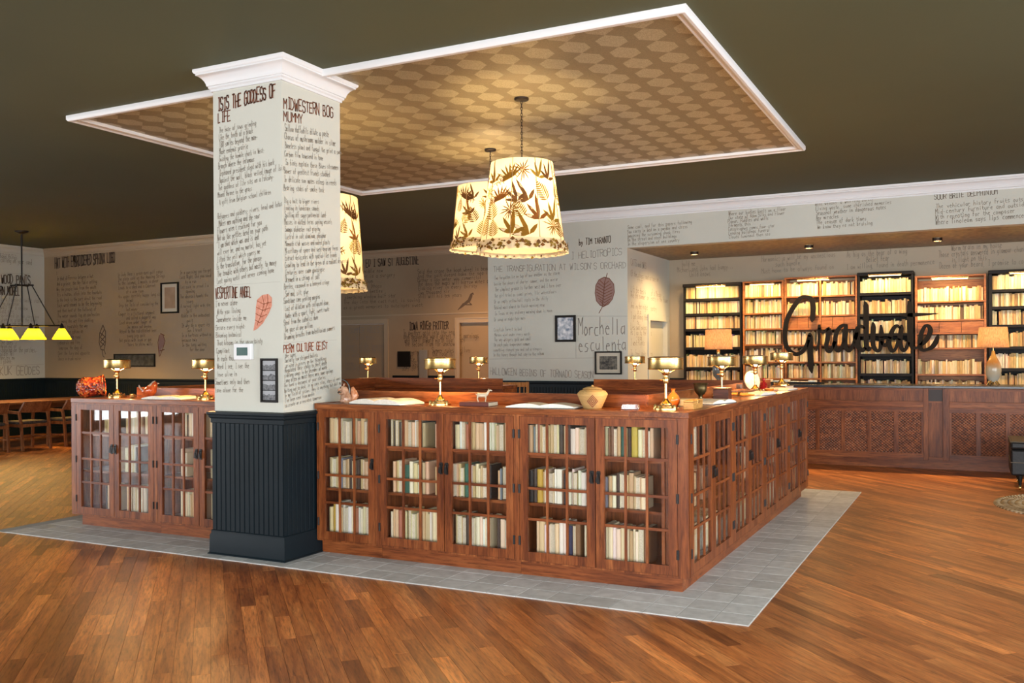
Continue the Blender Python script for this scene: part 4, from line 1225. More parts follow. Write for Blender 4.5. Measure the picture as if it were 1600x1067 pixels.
# ------------------------------------------------------------------ pendant lamps with botanical shades
def frond(mb, cone, u, z, L, ang, kind, col):
    """a printed plant on the unrolled cone at (u metres round, z), length L, heading ang."""
    def put(pts, c):
        mb.cur = (*c, 1); vs = [cone(u + x, z + y) for x, y in pts]; mb._add(vs, [tuple(range(len(vs)))])
    ca, sa = math.cos(ang), math.sin(ang)
    def tr(x, y): return (x * ca - y * sa, x * sa + y * ca)
    def blade(x0, y0, x1, y1, w, c):
        dx, dy = x1 - x0, y1 - y0; l = math.hypot(dx, dy) + 1e-9; nx, ny = -dy / l * w, dx / l * w
        q = [(x0, y0), (x0 + dx * .3 + nx, y0 + dy * .3 + ny), (x0 + dx * .7 + nx * .8, y0 + dy * .7 + ny * .8), (x1, y1), (x0 + dx * .7 - nx * .8, y0 + dy * .7 - ny * .8), (x0 + dx * .3 - nx, y0 + dy * .3 - ny)]
        put([tr(*p) for p in q], c)
    if kind == 'fern':
        blade(0, 0, 0, L, 0.003, col); n = 11
        for i in range(1, n):
            t = i / n; l = L * 0.34 * math.sin(PI * min(1, 0.25 + t * 0.8)) * (1.1 - t * 0.6); y = L * t
            for s in (-1, 1): blade(0, y, s * l, y + l * 0.55, L * 0.032, col)
    elif kind == 'star':
        for i in range(13):
            a = 2 * PI * i / 13 + rng.uniform(-0.15, 0.15); l = L * rng.uniform(0.35, 0.6)
            blade(0, L * 0.4, l * math.cos(a), L * 0.4 + l * math.sin(a), L * 0.025, col)
        blade(0, -0.1 * L, 0, L * 0.4, 0.003, col)
    elif kind == 'broad':
        for a, l in ((0.15, 1.0), (0.7, 0.75), (1.3, 0.6), (-0.9, 0.5)):
            blade(0, 0, -l * L * math.sin(a), l * L * math.cos(a), L * 0.075, col)
    elif kind == 'palm':
        for i in range(9):
            a = R(-80 + 20 * i); l = L * (0.8 - 0.02 * i)
            x1, y1 = l * math.sin(a), l * math.cos(a) * 0.7 + 0.1 * L
            blade(0, 0, x1, y1, L * 0.045, col)
            for s in (0.4, 0.6, 0.8): blade(x1 * s, y1 * s, x1 * s + L * 0.05, y1 * s - L * 0.16, L * 0.018, col)


def pendant_proto(zt=-0.56, zb=-1.285, r0=0.262, r1=0.362):
    t = thing('pendant_lamp', 'x', 'pendant lamp', (0, 0, CEIL), group='pendant lamps over the island')
    MB().lathe([(0, 0.0), (0.062, 0.0), (0.062, -0.022), (0.056, -0.028), (0.0, -0.03)], 28).build('ceiling_rose', BRONZE, t, smooth=35)
    ch = MB(); z = -0.03; i = 0
    while z > zt + 0.02:
        pts = []
        for k in range(10):
            a = 2 * PI * k / 10; x = 0.0075 * math.cos(a); zz = 0.017 * math.sin(a)
            pts.append((x, 0, z - 0.015 + zz) if i % 2 == 0 else (0, x, z - 0.015 + zz))
        ch.tube(pts, 0.0028, 5, closed=True); z -= 0.026; i += 1
    ch.build('chain', BRONZE, t, smooth=60)
    sp = MB(); sp.tube([(0, 0, zt + 0.03), (0, 0, zt - 0.14)], 0.006, 8)
    for k in range(3):
        a = R(120 * k); sp.tube([(0, 0, zt - 0.01), (r0 * math.cos(a), r0 * math.sin(a), zt - 0.012)], 0.003, 6)
    sp.build('spider_frame', BRONZE, t)
    for k in range(3):
        a = R(60 + 120 * k)
        MB().ball((0.07 * math.cos(a), 0.07 * math.sin(a), zt - 0.30), 0.032, 0.032, 0.042).build('bulb', BULB, t, smooth=60)
    sh = MB(); n = 64
    rings = []
    for f in [i / 10 for i in range(11)]:
        rings.append([((r0 + (r1 - r0) * f) * math.cos(2 * PI * k / n), (r0 + (r1 - r0) * f) * math.sin(2 * PI * k / n), zt + (zb - zt) * f) for k in range(n)])
    sh.loft(rings, cap=False)
    shade = sh.build('shade', SHADE, t, smooth=60)
    def cone(u, z, k=0.0025):
        f = (z - zt) / (zb - zt); r = r0 + (r1 - r0) * f
        a = u / ((r0 + r1) / 2)
        return ((r + k) * math.cos(a), (r + k) * math.sin(a), z)
    pr = MB(); cols = [(0.20, 0.085, 0.025), (0.26, 0.16, 0.03), (0.15, 0.075, 0.03), (0.30, 0.20, 0.04), (0.22, 0.12, 0.02)]
    U = 2 * PI * (r0 + r1) / 2
    kinds = ['star', 'broad', 'fern', 'palm', 'fern', 'broad', 'star', 'fern']
    rr = random.Random(3)
    for row, z in enumerate([zt + (zb - zt) * q for q in (0.20, 0.42, 0.64, 0.84)]):
        m = 14
        for k in range(m):
            kd = kinds[(k * 3 + row * 2 + rr.randrange(2)) % 8]
            frond(pr, cone, U * (k + 0.5 * (row % 2)) / m + rr.uniform(-0.03, 0.03), z - (0.04 if kd != 'star' else 0.03) + rr.uniform(-0.02, 0.02), rr.uniform(0.16, 0.23), rr.uniform(-0.6, 0.6), kd, rr.choice(cols))
    pr.build('botanical_print', PRINT, shade, colattr=True)['kind'] = 'stuff'
    tr_ = MB()
    for k in range(9):
        a = 2 * PI * k / 9; tr_.tube([((r0 + 0.003) * math.cos(a), (r0 + 0.003) * math.sin(a), zt), ((r1 + 0.003) * math.cos(a), (r1 + 0.003) * math.sin(a), zb)], 0.003, 5)
    tr_.cur = (0.3, 0.2, 0.1, 1); tr_.build('seam', cloth('seam_cloth', (0.34, 0.24, 0.12), 0.4), shade)
    # gathered ruffle at the lower edge
    rf = MB(); rings = []; m = 120
    for z, dr, amp in ((zb + 0.062, 0.006, 0.002), (zb + 0.045, 0.010, 0.004), (zb, 0.018, 0.006), (zb - 0.035, 0.020, 0.009)):
        rings.append([((r1 + dr - 0.11 * (z - zb) * 1.0 + amp * math.sin(k * PI * 0.5)) * math.cos(2 * PI * k / m), (r1 + dr - 0.11 * (z - zb) + amp * math.sin(k * PI * 0.5)) * math.sin(2 * PI * k / m), z + (0.003 * math.sin(k * 1.7) if z < zb - 0.01 else 0)) for k in range(m)])
    rf.loft(rings, cap=False); ruffle = rf.build('ruffle', SHADE, t, smooth=70)
    rp = MB()
    for k in range(260):
        a = rr.uniform(0, 2 * PI); z = rr.uniform(zb - 0.03, zb + 0.05); rad = r1 + 0.026; L = rr.uniform(0.02, 0.05)
        rp.cur = (*rr.choice(cols), 1); q = []
        for dx, dz in ((0, 0), (0.5, 0.35), (1, 0), (0.5, -0.3)):
            aa = a + dx * L / rad; q.append((rad * math.cos(aa), rad * math.sin(aa), z + dz * L * rr.uniform(0.6, 1.4)))
        rp._add(q, [(0, 1, 2, 3)])
    rp.build('ruffle_print', PRINT, ruffle, colattr=True)['kind'] = 'stuff'
    return t


PEND = [((-3.436, 7.0), 40, (-0.56, -1.285, 0.262, 0.362), 'nearest pendant lamp with cream botanical print shade and gathered ruffle'), ((-4.58, 8.576), 95, (-0.41, -1.04, 0.345, 0.405), 'middle pendant lamp partly hidden behind the nearest botanical shade'), ((-5.49, 6.88), 200, (-0.70, -1.53, 0.355, 0.415), 'pendant lamp whose botanical shade is half hidden by the column')]
for i, ((x, y), a, dims, lab) in enumerate(PEND):
    o = pendant_proto(*dims)
    o.location = (x, y, CEIL); o.rotation_euler[2] = R(a); o['label'] = lab
    point_light('pendant_glow', (x, y, CEIL + dims[0] - 0.30), 29, (1.0, 0.70, 0.36), 0.09)


# ------------------------------------------------------------------ small things on the island worktop
Z = ZC + 0.0006


def place(px, py): return on_z(px, py, ZC)


def open_book(label, x, y, rz, w, d, cover_col, pic=None, z=Z, lift=0.03):
    t = thing('open_book', label, 'book', (x, y, z), rz, 'open books on the worktop')
    MB().box(-w, -d / 2, 0, w, d / 2, 0.003).build('cover', mat('cover_' + str(len(bpy.data.materials)), cover_col, 0.5), t)
    for s in (-1, 1):
        n = 10; top = []; mb = MB(); rings = []
        for i in range(n + 1):
            f = i / n; zz = 0.004 + lift * math.sin(PI * min(1, 0.12 + f * 0.80)) ** 0.8 * (1 - 0.35 * f)
            rings.append([(s * f * w * 0.98, -d / 2 + 0.005, 0.003), (s * f * w * 0.98, -d / 2 + 0.005, zz), (s * f * w * 0.98, d / 2 - 0.005, zz), (s * f * w * 0.98, d / 2 - 0.005, 0.003)])
        mb.loft(rings); pg = mb.build('page_block', PAPER, t, smooth=40)
        if pic:
            mb = MB(); q = []
            for i in range(2, 9):
                f = i / n; zz = 0.0055 + lift * math.sin(PI * min(1, 0.12 + f * 0.80)) ** 0.8 * (1 - 0.35 * f)
                q.append((s * f * w * 0.98, zz))
            for (xa, za), (xb, zb_) in zip(q[:-1], q[1:]):
                mb._add([(xa, -d * 0.36, za), (xb, -d * 0.36, zb_), (xb, d * 0.36, zb_), (xa, d * 0.36, za)], [(0, 1, 2, 3)])
            mb.build('printed_page', pic, pg)
    return t


PIC1 = mottled('page_picture', (0.62, 0.60, 0.54), (0.34, 0.36, 0.38), 0.7, 22)
PIC2 = mottled('page_warm_picture', (0.60, 0.52, 0.36), (0.45, 0.36, 0.20), 0.7, 18)
open_book('open book with white pages between the ceramic bird and the left lamp', -6.19, 5.76, R(4), 0.22, 0.27, (0.03, 0.03, 0.035), PIC2)
open_book('open picture book beside the squirrel figure on the front worktop', -3.97, 5.76, R(-8), 0.26, 0.28, (0.02, 0.02, 0.03), PIC1, lift=0.045)
open_book('open cream book left of the woven lidded basket', -2.66, 5.75, R(6), 0.25, 0.22, (0.05, 0.04, 0.03), None, lift=0.032)
open_book('open book beneath the bronze goblet on the right worktop', -1.76, 6.70, R(78), 0.19, 0.24, (0.03, 0.05, 0.08), None)
open_book('open book with blue patterned end near the pale stone disc', -1.75, 8.20, R(84), 0.22, 0.24, (0.03, 0.05, 0.12), None)
open_book('open book lying at the far end of the right worktop', -1.76, 9.38, R(87), 0.22, 0.25, (0.04, 0.03, 0.03), None, lift=0.02)

# beaded basket lying on its side
BEAD = mat('red_beads', (0.4, 0.05, 0.02), 0.25); _n = NT(BEAD)
_g = _n.n('ShaderNodeTexCoord'); _v = _n.n('ShaderNodeTexVoronoi', i_Scale=55.0); _n.l(_g.outputs['Object'], _v.inputs['Vector'])
_n.l(_n.ramp(_v.outputs['Color'], [(0.25, (0.07, 0.008, 0.006)), (0.45, (0.30, 0.028, 0.012)), (0.7, (0.46, 0.07, 0.018)), (0.92, (0.62, 0.24, 0.05))]), _n.b.inputs['Base Color']); _n.bump(_v.outputs['Distance'], 0.8, 0.01)
t = thing('beaded_basket', 'red beaded basket lying on its side at the far left worktop end', 'basket', (-7.145, 5.725, Z), R(44))
Mx = Matrix.Translation((0, 0, 0.098)) @ Matrix.Rotation(R(84), 4, 'Y')
prof = [(0.0, -0.13), (0.045, -0.125), (0.080, -0.10), (0.096, -0.06), (0.090, -0.02), (0.083, 0.02), (0.086, 0.06), (0.096, 0.10)]
MB().lathe(prof, 32, M=Mx, close=False).build('body', BEAD, t, smooth=50)
MB().lathe([(0.094, 0.10), (0.080, 0.055), (0.076, 0.0), (0.06, -0.08), (0.0, -0.10)], 32, M=Mx, close=False).build('lining', BLACK, t, smooth=50)
MB().tube([Mx @ Vector((0.096 * math.cos(2 * PI * k / 28), 0.096 * math.sin(2 * PI * k / 28), 0.10)) for k in range(28)], 0.006, 6, closed=True).build('rim', BEAD, t, smooth=60)

# ceramic bird
t = thing('ceramic_bird', 'glazed orange and white ceramic bird behind the open book, left', 'figurine', (-6.50, 5.79, Z), R(42))
ORG_G = mottled('orange_glaze', (0.34, 0.055, 0.014), (0.50, 0.11, 0.03), 0.15, 25)
GRY_G = mottled('white_glaze', (0.50, 0.42, 0.36), (0.30, 0.20, 0.16), 0.2, 40)
def ring(c, r0, r1, ax, n=14):
    ax = Vector(ax).normalized(); x = Vector((0, 1, 0)); y = ax.cross(x).normalized()
    return [Vector(c) + x * (r0 * math.cos(2 * PI * k / n)) + y * (r1 * math.sin(2 * PI * k / n)) for k in range(n)]
mb = MB(); mb.loft([ring((-0.052, 0, 0.062), 0.004, 0.004, (1, 0, -0.1)), ring((-0.045, 0, 0.058), 0.026, 0.022, (1, 0, 0)), ring((-0.02, 0, 0.055), 0.044, 0.044, (1, 0, 0.1)), ring((0.008, 0, 0.062), 0.048, 0.055, (1, 0, 0.4)), ring((0.030, 0, 0.082), 0.040, 0.044, (0.7, 0, 0.7)), ring((0.040, 0, 0.105), 0.031, 0.031, (0.5, 0, 0.9)), ring((0.048, 0, 0.126), 0.028, 0.027, (0.5, 0, 0.8)), ring((0.054, 0, 0.141), 0.016, 0.016, (0.5, 0, 0.8)), ring((0.057, 0, 0.147), 0.003, 0.003, (0.5, 0, 0.8))]); mb.build('body', ORG_G, t, smooth=70)
mb = MB(); mb.loft([ring((-0.018, 0, 0.085), 0.03, 0.012, (1, 0, 0.5)), ring((0.012, 0, 0.112), 0.026, 0.012, (1, 0, 0.9)), ring((0.036, 0, 0.142), 0.020, 0.010, (1, 0, 0.8)), ring((0.052, 0, 0.152), 0.006, 0.004, (1, 0, 0))]); mb.build('back_stripe', GRY_G, t, smooth=70)
mb = MB(); mb.loft([ring((-0.038, 0, 0.065), 0.016, 0.010, (-1, 0, 0.4)), ring((-0.062, 0, 0.078), 0.018, 0.008, (-1, 0, 0.9)), ring((-0.078, 0, 0.105), 0.020, 0.007, (-0.5, 0, 1)), ring((-0.080, 0, 0.118), 0.012, 0.004, (0, 0, 1))]); mb.build('tail', GRY_G, t, smooth=70)
MB().lathe([(0.008, 0), (0.005, 0.008), (0.0, 0.018)], 10, (0.070, 0, 0.130), Matrix.Rotation(R(95), 4, 'Y')).build('beak', GRY_G, t)
for s in (-1, 1):
    MB().ball((0.056, s * 0.024, 0.134), 0.0035).build('eye', BLACK, t)
    mb = MB(); mb.loft([ring((0.015, s * 0.046, 0.075), 0.004, 0.016, (1, 0, 0.3)), ring((-0.02, s * 0.046, 0.065), 0.006, 0.020, (1, 0, 0.2)), ring((-0.055, s * 0.028, 0.060), 0.003, 0.006, (1, 0, 0.1))]); mb.build('wing', ORG_G, t, smooth=70)
MB().lathe([(0.022, 0), (0.026, 0.003), (0.020, 0.014), (0.0, 0.016)], 16).build('foot', ORG_G, t, smooth=50)
# little gilt pine cone beside the bird
t = thing('gilt_cone', 'small gilt pine cone ornament beside the ceramic bird', 'ornament', (-6.645, 5.74, Z))
GILT = mat('gilt', (0.55, 0.28, 0.08), 0.3, 0.6)
MB().ball((0, 0, 0.020), 0.026, 0.024, 0.020).build('core', GILT, t, smooth=60)
for k in range(14):
    a = k * 2.4; z = 0.006 + 0.0024 * k; r = 0.025 * math.sin(math.acos(max(-1, min(1, (z - 0.02) / 0.021)))) if abs(z - 0.02) < 0.021 else 0.006
    MB().ball((r * math.cos(a), r * math.sin(a), z), 0.007, 0.007, 0.004, 8).build('scale', GILT, t)

# squirrel figure
t = thing('squirrel_figurine', 'glazed brown squirrel figure with dark curled handle beside the column', 'figurine', (-4.36, 5.79, Z), R(30))
SQ = mottled('squirrel_glaze', (0.26, 0.13, 0.075), (0.48, 0.30, 0.20), 0.18, 35); SQ2 = mottled('squirrel_tail_glaze', (0.40, 0.13, 0.05), (0.56, 0.30, 0.17), 0.2, 60)
mb = MB(); mb.loft([ring((0.0, 0, 0.0), 0.040, 0.046, (0, 0, 1)), ring((0.0, 0, 0.02), 0.046, 0.052, (0, 0, 1)), ring((-0.004, 0, 0.05), 0.040, 0.046, (0, 0, 1)), ring((-0.012, 0, 0.075), 0.032, 0.036, (0, 0, 1)), ring((-0.020, 0, 0.095), 0.030, 0.034, (0, 0, 1)), ring((-0.026, 0, 0.112), 0.026, 0.032, (-0.2, 0, 1)), ring((-0.028, 0, 0.126), 0.018, 0.022, (0, 0, 1)), ring((-0.028, 0, 0.133), 0.004, 0.004, (0, 0, 1))]); mb.build('body', SQ, t, smooth=70)
mb = MB(); mb.loft([ring((-0.040, 0, 0.108), 0.022, 0.020, (-1, 0, 0)), ring((-0.058, 0, 0.102), 0.015, 0.014, (-1, 0, 0)), ring((-0.070, 0, 0.098), 0.007, 0.007, (-1, 0, 0))]); mb.build('muzzle', SQ, t, smooth=70)
for s in (-1, 1):
    MB().ball((-0.020, s * 0.020, 0.138), 0.005, 0.005, 0.012).build('ear', SQ, t, smooth=70)
    MB().ball((-0.046, s * 0.020, 0.116), 0.004).build('eye', BLACK, t)
    MB().tube([(-0.020, s * 0.030, 0.080), (-0.045, s * 0.026, 0.068), (-0.058, s * 0.012, 0.074)], [0.010, 0.008, 0.006], 8).build('arm', SQ, t, smooth=70)
    MB().ball((-0.022, s * 0.030, 0.018), 0.030, 0.016, 0.018).build('haunch', SQ, t, smooth=70)
MB().ball((-0.062, 0, 0.080), 0.010).build('acorn', BRONZE, t, smooth=70)
mb = MB(); mb.loft([ring((0.030, 0, 0.012), 0.014, 0.018, (1, 0, 0.2)), ring((0.055, 0, 0.025), 0.028, 0.026, (1, 0, 1)), ring((0.062, 0, 0.055), 0.030, 0.030, (0, 0, 1)), ring((0.052, 0, 0.085), 0.024, 0.026, (-0.3, 0, 1)), ring((0.046, 0, 0.110), 0.014, 0.016, (0, 0, 1)), ring((0.048, 0, 0.124), 0.004, 0.005, (0, 0, 1))]); mb.build('tail', SQ2, t, smooth=70)
MB().tube([(0.020, 0, 0.055), (0.022, 0, 0.100), (0.016, 0, 0.135), (0.000, 0, 0.162), (-0.024, 0, 0.178), (-0.040, 0, 0.176)], [0.006, 0.007, 0.007, 0.006, 0.005, 0.003], 8).build('handle', mat('green_black_glaze', (0.015, 0.02, 0.015), 0.15), t, smooth=70)

# deer on a book
pb = thing('closed_book', 'closed dark red book lying flat under the glass deer', 'book', (-3.185, 5.77, Z), R(2))
MB().box(-0.115, -0.08, 0, 0.115, 0.08, 0.003).box(-0.115, -0.08, 0.027, 0.115, 0.08, 0.030).box(-0.115, -0.08, 0.003, 0.115, -0.0775, 0.027).build('cover', mat('dark_red_cloth', (0.10, 0.022, 0.014), 0.5), pb, bevel=0.001)
MB().box(-0.111, -0.0774, 0.003, 0.112, 0.077, 0.027).build('pages', PAGES, pb)
t = thing('deer_figurine', 'pale glass deer figurine standing on a closed dark red book', 'figurine', (-3.15, 5.77, Z + 0.0305), R(26))
DG = mat('milky_glass', (0.78, 0.66, 0.46), 0.12, 0.0, Transmission_Weight=0.35)
mb = MB(); mb.loft([ring((-0.046, 0, 0.046), 0.006, 0.008, (1, 0, 0)), ring((-0.036, 0, 0.048), 0.013, 0.016, (1, 0, 0)), ring((-0.010, 0, 0.046), 0.013, 0.015, (1, 0, 0)), ring((0.014, 0, 0.047), 0.014, 0.017, (1, 0, 0.2)), ring((0.026, 0, 0.054), 0.010, 0.013, (1, 0, 0.8)), ring((0.036, 0, 0.068), 0.007, 0.009, (0.6, 0, 1)), ring((0.042, 0, 0.080), 0.007, 0.008, (0.7, 0, 0.6)), ring((0.054, 0, 0.080), 0.006, 0.006, (1, 0, -0.2)), ring((0.064, 0, 0.077), 0.003, 0.003, (1, 0, -0.2))]); mb.build('body', DG, t, smooth=70)
for x, b in ((-0.036, -0.006), (0.016, 0.004)):
    for s in (-1, 1):
        MB().tube([(x, s * 0.008, 0.044), (x + b, s * 0.009, 0.022), (x - b * 0.3, s * 0.009, 0.0)], [0.007, 0.004, 0.0035], 8).build('leg', DG, t, smooth=70)
for s in (-1, 1):
    MB().ball((0.040, s * 0.010, 0.088), 0.003, 0.008, 0.005, 8).build('ear', DG, t)
MB().tube([(-0.045, 0, 0.050), (-0.054, 0, 0.058)], [0.005, 0.002], 6).build('tail', DG, t)

# woven lidded basket
WOV = mat('woven_straw', (0.5, 0.3, 0.1), 0.7); _n = NT(WOV)
_g = _n.n('ShaderNodeTexCoord'); _s = _n.n('ShaderNodeSeparateXYZ'); _n.l(_g.outputs['Object'], _s.inputs[0])
_ang = _n.math('ARCTAN2', _s.outputs[1], _s.outputs[0])
_b1 = _n.math('SINE', _n.math('MULTIPLY', _s.outputs[2], 2 * PI / 0.0075)); _b2 = _n.math('SINE', _n.math('ADD', _n.math('MULTIPLY', _ang, 60.0), _n.math('MULTIPLY', _s.outputs[2], 400.0)))
_w = _n.math('ADD', _n.math('MULTIPLY', _b1, 0.5), _n.math('MULTIPLY', _b2, 0.25))
_n.l(_n.ramp(_n.math('ADD', _n.math('MULTIPLY', _w, 0.35), 0.5), [(0.1, (0.26, 0.13, 0.035)), (0.5, (0.50, 0.30, 0.10)), (0.9, (0.66, 0.45, 0.18))]), _n.b.inputs['Base Color']); _n.bump(_w, 0.5, 0.004)
bx_, by_ = on_z(940, 636, ZC).x, 5.78
t = thing('woven_basket', 'straw coloured woven basket with lid and red diamond on the worktop', 'basket', (bx_, by_, Z))
bp = [(0.0, 0.0), (0.060, 0.0), (0.066, 0.012), (0.082, 0.045), (0.097, 0.080), (0.103, 0.094), (0.100, 0.102), (0.086, 0.118), (0.062, 0.128)]
MB().lathe(bp, 48).build('body', WOV, t, smooth=50)
lid = MB().lathe([(0.062, 0.128), (0.067, 0.131), (0.060, 0.136), (0.036, 0.144), (0.010, 0.147), (0.006, 0.156), (0.0, 0.158)], 40).build('lid', WOV, t, smooth=50)
dm = MB(); fa = math.atan2(-by_, -bx_)
def bsurf(du, z):
    for (ra, za), (rb, zb_) in zip(bp[:-1], bp[1:]):
        if za <= z <= zb_: r = ra + (rb - ra) * (z - za) / (zb_ - za + 1e-9); break
    a = fa + du / r; return Vector(((r + 0.002) * math.cos(a), (r + 0.002) * math.sin(a), z))
dm.nrm = Vector((math.cos(fa), math.sin(fa), 0.0))
for k_ in (0.040, 0.026, 0.012):
    q = []
    for a, b in (((0, 1), (1, 0)), ((1, 0), (0, -1)), ((0, -1), (-1, 0)), ((-1, 0), (0, 1))):
        for i in range(4): f = i / 4; q.append(bsurf((a[0] + (b[0] - a[0]) * f) * k_ * 0.85, 0.052 + (a[1] + (b[1] - a[1]) * f) * k_))
    dm.ribbon(q + [q[0]], 0.005)
dm.build('diamond_motif', mat('red_straw', (0.20, 0.04, 0.015), 0.7), t)

# crystal paperweight
p = place(985, 640)
t = thing('crystal_paperweight', 'clear glass paperweight with pink glint right of the woven basket', 'paperweight', (p.x, 5.74, Z), R(10))
CRY = mat('crystal', (0.95, 0.86, 0.84), 0.03, 0.0, Transmission_Weight=0.9, IOR=1.5)
MB().prism([(-0.056, 0), (0.056, 0), (0.058, 0.008), (0.052, 0.032), (0.046, 0.036), (-0.046, 0.036), (-0.052, 0.032), (-0.058, 0.008)], -0.03, 0.03, Matrix(((1, 0, 0, 0), (0, 0, 1, 0), (0, 1, 0, 0), (0, 0, 0, 1)))).build('block', CRY, t, bevel=0.002)
MB().box(-0.046, -0.022, 0.006, 0.046, 0.022, 0.008).build('inset', mat('silver_inset', (0.7, 0.6, 0.6), 0.2, 0.8), t)

# orange vase by the corner lamp
t = thing('glass_vase', 'small glossy orange bud vase behind the corner brass lamp', 'vase', (-1.86, 6.11, Z))
MB().lathe([(0.0, 0.0), (0.026, 0.0), (0.036, 0.012), (0.044, 0.032), (0.046, 0.052), (0.040, 0.072), (0.026, 0.090), (0.014, 0.100), (0.011, 0.110), (0.012, 0.118), (0.019, 0.124), (0.017, 0.125), (0.010, 0.118), (0.009, 0.104), (0.0, 0.10)], 32).build('body', mottled('orange_glass', (0.42, 0.10, 0.015), (0.55, 0.17, 0.03), 0.08, 12), t, smooth=50)
# books and pale box
def flat_book(label, x, y, rz, w, d, h, col, z=Z):
    t = thing('closed_book', label, 'book', (x, y, z), rz, 'closed books lying on the worktop')
    MB().box(-w / 2, -d / 2, 0, w / 2, d / 2, 0.003).box(-w / 2, -d / 2, h - 0.003, w / 2, d / 2, h).box(-w / 2, -d / 2, 0.003, -w / 2 + 0.004, d / 2, h - 0.003).build('cover', mat('cover_' + str(len(bpy.data.materials)), col, 0.5), t, bevel=0.001)
    MB().box(-w / 2 + 0.004, -d / 2 + 0.004, 0.003, w / 2 - 0.004, d / 2 - 0.004, h - 0.003).build('pages', PAGES, t)
    return t


flat_book('thick cream book lying behind the orange vase', -1.87, 6.38, R(88), 0.20, 0.15, 0.045, (0.55, 0.46, 0.30))
t = thing('pale_box', 'small yellowish wooden box near the corner on the right worktop', 'box', (-1.69, 6.00, Z), R(2))
MB().box(-0.032, -0.13, 0, 0.032, 0.13, 0.046).build('body', PALEW, t, bevel=0.002)
MB().box(-0.034, -0.132, 0.047, 0.034, 0.132, 0.058).build('lid', PALEW, t, bevel=0.002)
MB().box(0.032, -0.012, 0.036, 0.037, 0.012, 0.056).build('clasp', BRASS, t)
# goblet
t = thing('bronze_goblet', 'tarnished bronze goblet standing behind the open book, right worktop', 'goblet', (-1.92, 7.02, Z), 0)
BZ = mottled('tarnished_bronze', (0.10, 0.075, 0.03), (0.26, 0.20, 0.09), 0.32, 18, 0.0, 0.85)
MB().lathe([(0.0, 0), (0.040, 0), (0.042, 0.006), (0.018, 0.016), (0.013, 0.03), (0.016, 0.040), (0.034, 0.056), (0.045, 0.076), (0.049, 0.100), (0.050, 0.120), (0.058, 0.132), (0.060, 0.136), (0.055, 0.136), (0.046, 0.118), (0.044, 0.08), (0.030, 0.058), (0.0, 0.05)], 36).build('bowl', BZ, t, smooth=45)
# wooden box, driftwood, stone disc and the rest along the right worktop
t = thing('wooden_box', 'upright dark red wooden box in front of a brass lamp stem', 'box', (-1.81, 7.26, Z), R(3))
MB().box(-0.06, -0.07, 0, 0.06, 0.07, 0.082).build('body', wood('box_wood', (0.06, 0.015, 0.008), (0.13, 0.035, 0.018), (0.2, 0.06, 0.03), 'x'), t, bevel=0.002)
MB().box(-0.064, -0.074, 0.083, 0.064, 0.074, 0.094).build('lid', OAKX, t, bevel=0.002)
for i, (a, b, z, m, lab) in enumerate((((-1.90, 7.88), (-1.66, 7.72), 0.018, PALEW, 'lower pale stick of the small driftwood pile'), ((-1.86, 7.74), (-1.70, 7.94), 0.050, CHAIRW, 'upper brown stick of the small driftwood pile'))):
    a = Vector((*a, 0)); b = Vector((*b, 0)); c = (a + b) / 2; d_ = b - a
    t = thing('driftwood_stick', lab, 'driftwood', (c.x, c.y, Z + (0 if i == 0 else 0.030)))
    h = d_ / 2; MB().tube([-h + Vector((0, 0, 0.018)), -h * 0.4 + Vector((0.008, 0.006, 0.020)), h * 0.3 + Vector((-0.006, 0, 0.017)), h + Vector((0, 0, 0.019))], [0.010, 0.017, 0.015, 0.008], 8).build('stick', m, t, smooth=60)
    MB().tube([h * 0.1 + Vector((0, 0, 0.022)), h * 0.35 + Vector((0.012, 0.01, 0.034))], [0.008, 0.004], 6).build('knot', m, t, smooth=60)
t = thing('stone_disc', 'round pale stone disc on a small stand behind a brass lamp', 'ornament', (-1.92, 8.84, Z), R(55))
MB().lathe([(0.0, -0.012), (0.085, -0.012), (0.094, -0.006), (0.094, 0.006), (0.085, 0.012), (0.0, 0.012)], 36, (0, 0, 0.106), Matrix.Rotation(R(82), 4, 'X')).build('disc', mottled('pale_stone', (0.55, 0.45, 0.30), (0.68, 0.60, 0.45), 0.6, 30, 0.1), t, smooth=40)
MB().box(-0.05, -0.03, 0, 0.05, 0.03, 0.014).build('stand', OAKX, t)
t = thing('rock_bookend', 'brown faceted rock bookend left of the stone disc', 'rock', (-1.93, 8.36, Z))
rk = MB(); rk.prism([(-0.035, -0.03), (0.03, -0.035), (0.04, 0.01), (0.01, 0.035), (-0.03, 0.03)], 0, 0.05); rk.prism([(-0.025, -0.02), (0.02, -0.03), (0.03, 0.0), (0.0, 0.03), (-0.025, 0.02)], 0.05, 0.088); rk.build('stone', mottled('brown_rock', (0.10, 0.04, 0.03), (0.30, 0.20, 0.15), 0.6, 30, 0.3), t, bevel=0.006)
t = thing('orange_dish', 'small orange glazed dish beside the blue ended open book', 'dish', (-1.755, 8.80, Z))
MB().lathe([(0, 0), (0.030, 0), (0.036, 0.01), (0.046, 0.034), (0.043, 0.034), (0.032, 0.012), (0, 0.008)], 24).build('bowl', mottled('bright_orange_glaze', (0.60, 0.19, 0.02), (0.66, 0.26, 0.05), 0.2, 20), t, smooth=45)
t = thing('shell_ornament', 'small round brown shell beside the orange dish', 'shell', (-1.73, 8.95, Z))
mb = MB()
for k in range(26):
    a = k * 0.55; r = 0.018 * math.exp(-0.045 * k); mb.ball((r * math.cos(a), r * math.sin(a) * 0.7, 0.014 + 0.0005 * k), 0.013 * math.exp(-0.05 * k), n=8)
mb.build('whorl', mottled('shell_brown', (0.20, 0.10, 0.06), (0.45, 0.32, 0.22), 0.3, 60), t, smooth=60)
t = thing('red_figurine', 'little red glass seated figure near the farthest right lamp', 'figurine', (-1.94, 9.46, Z))
RG = mat('red_glass', (0.35, 0.012, 0.012), 0.1)
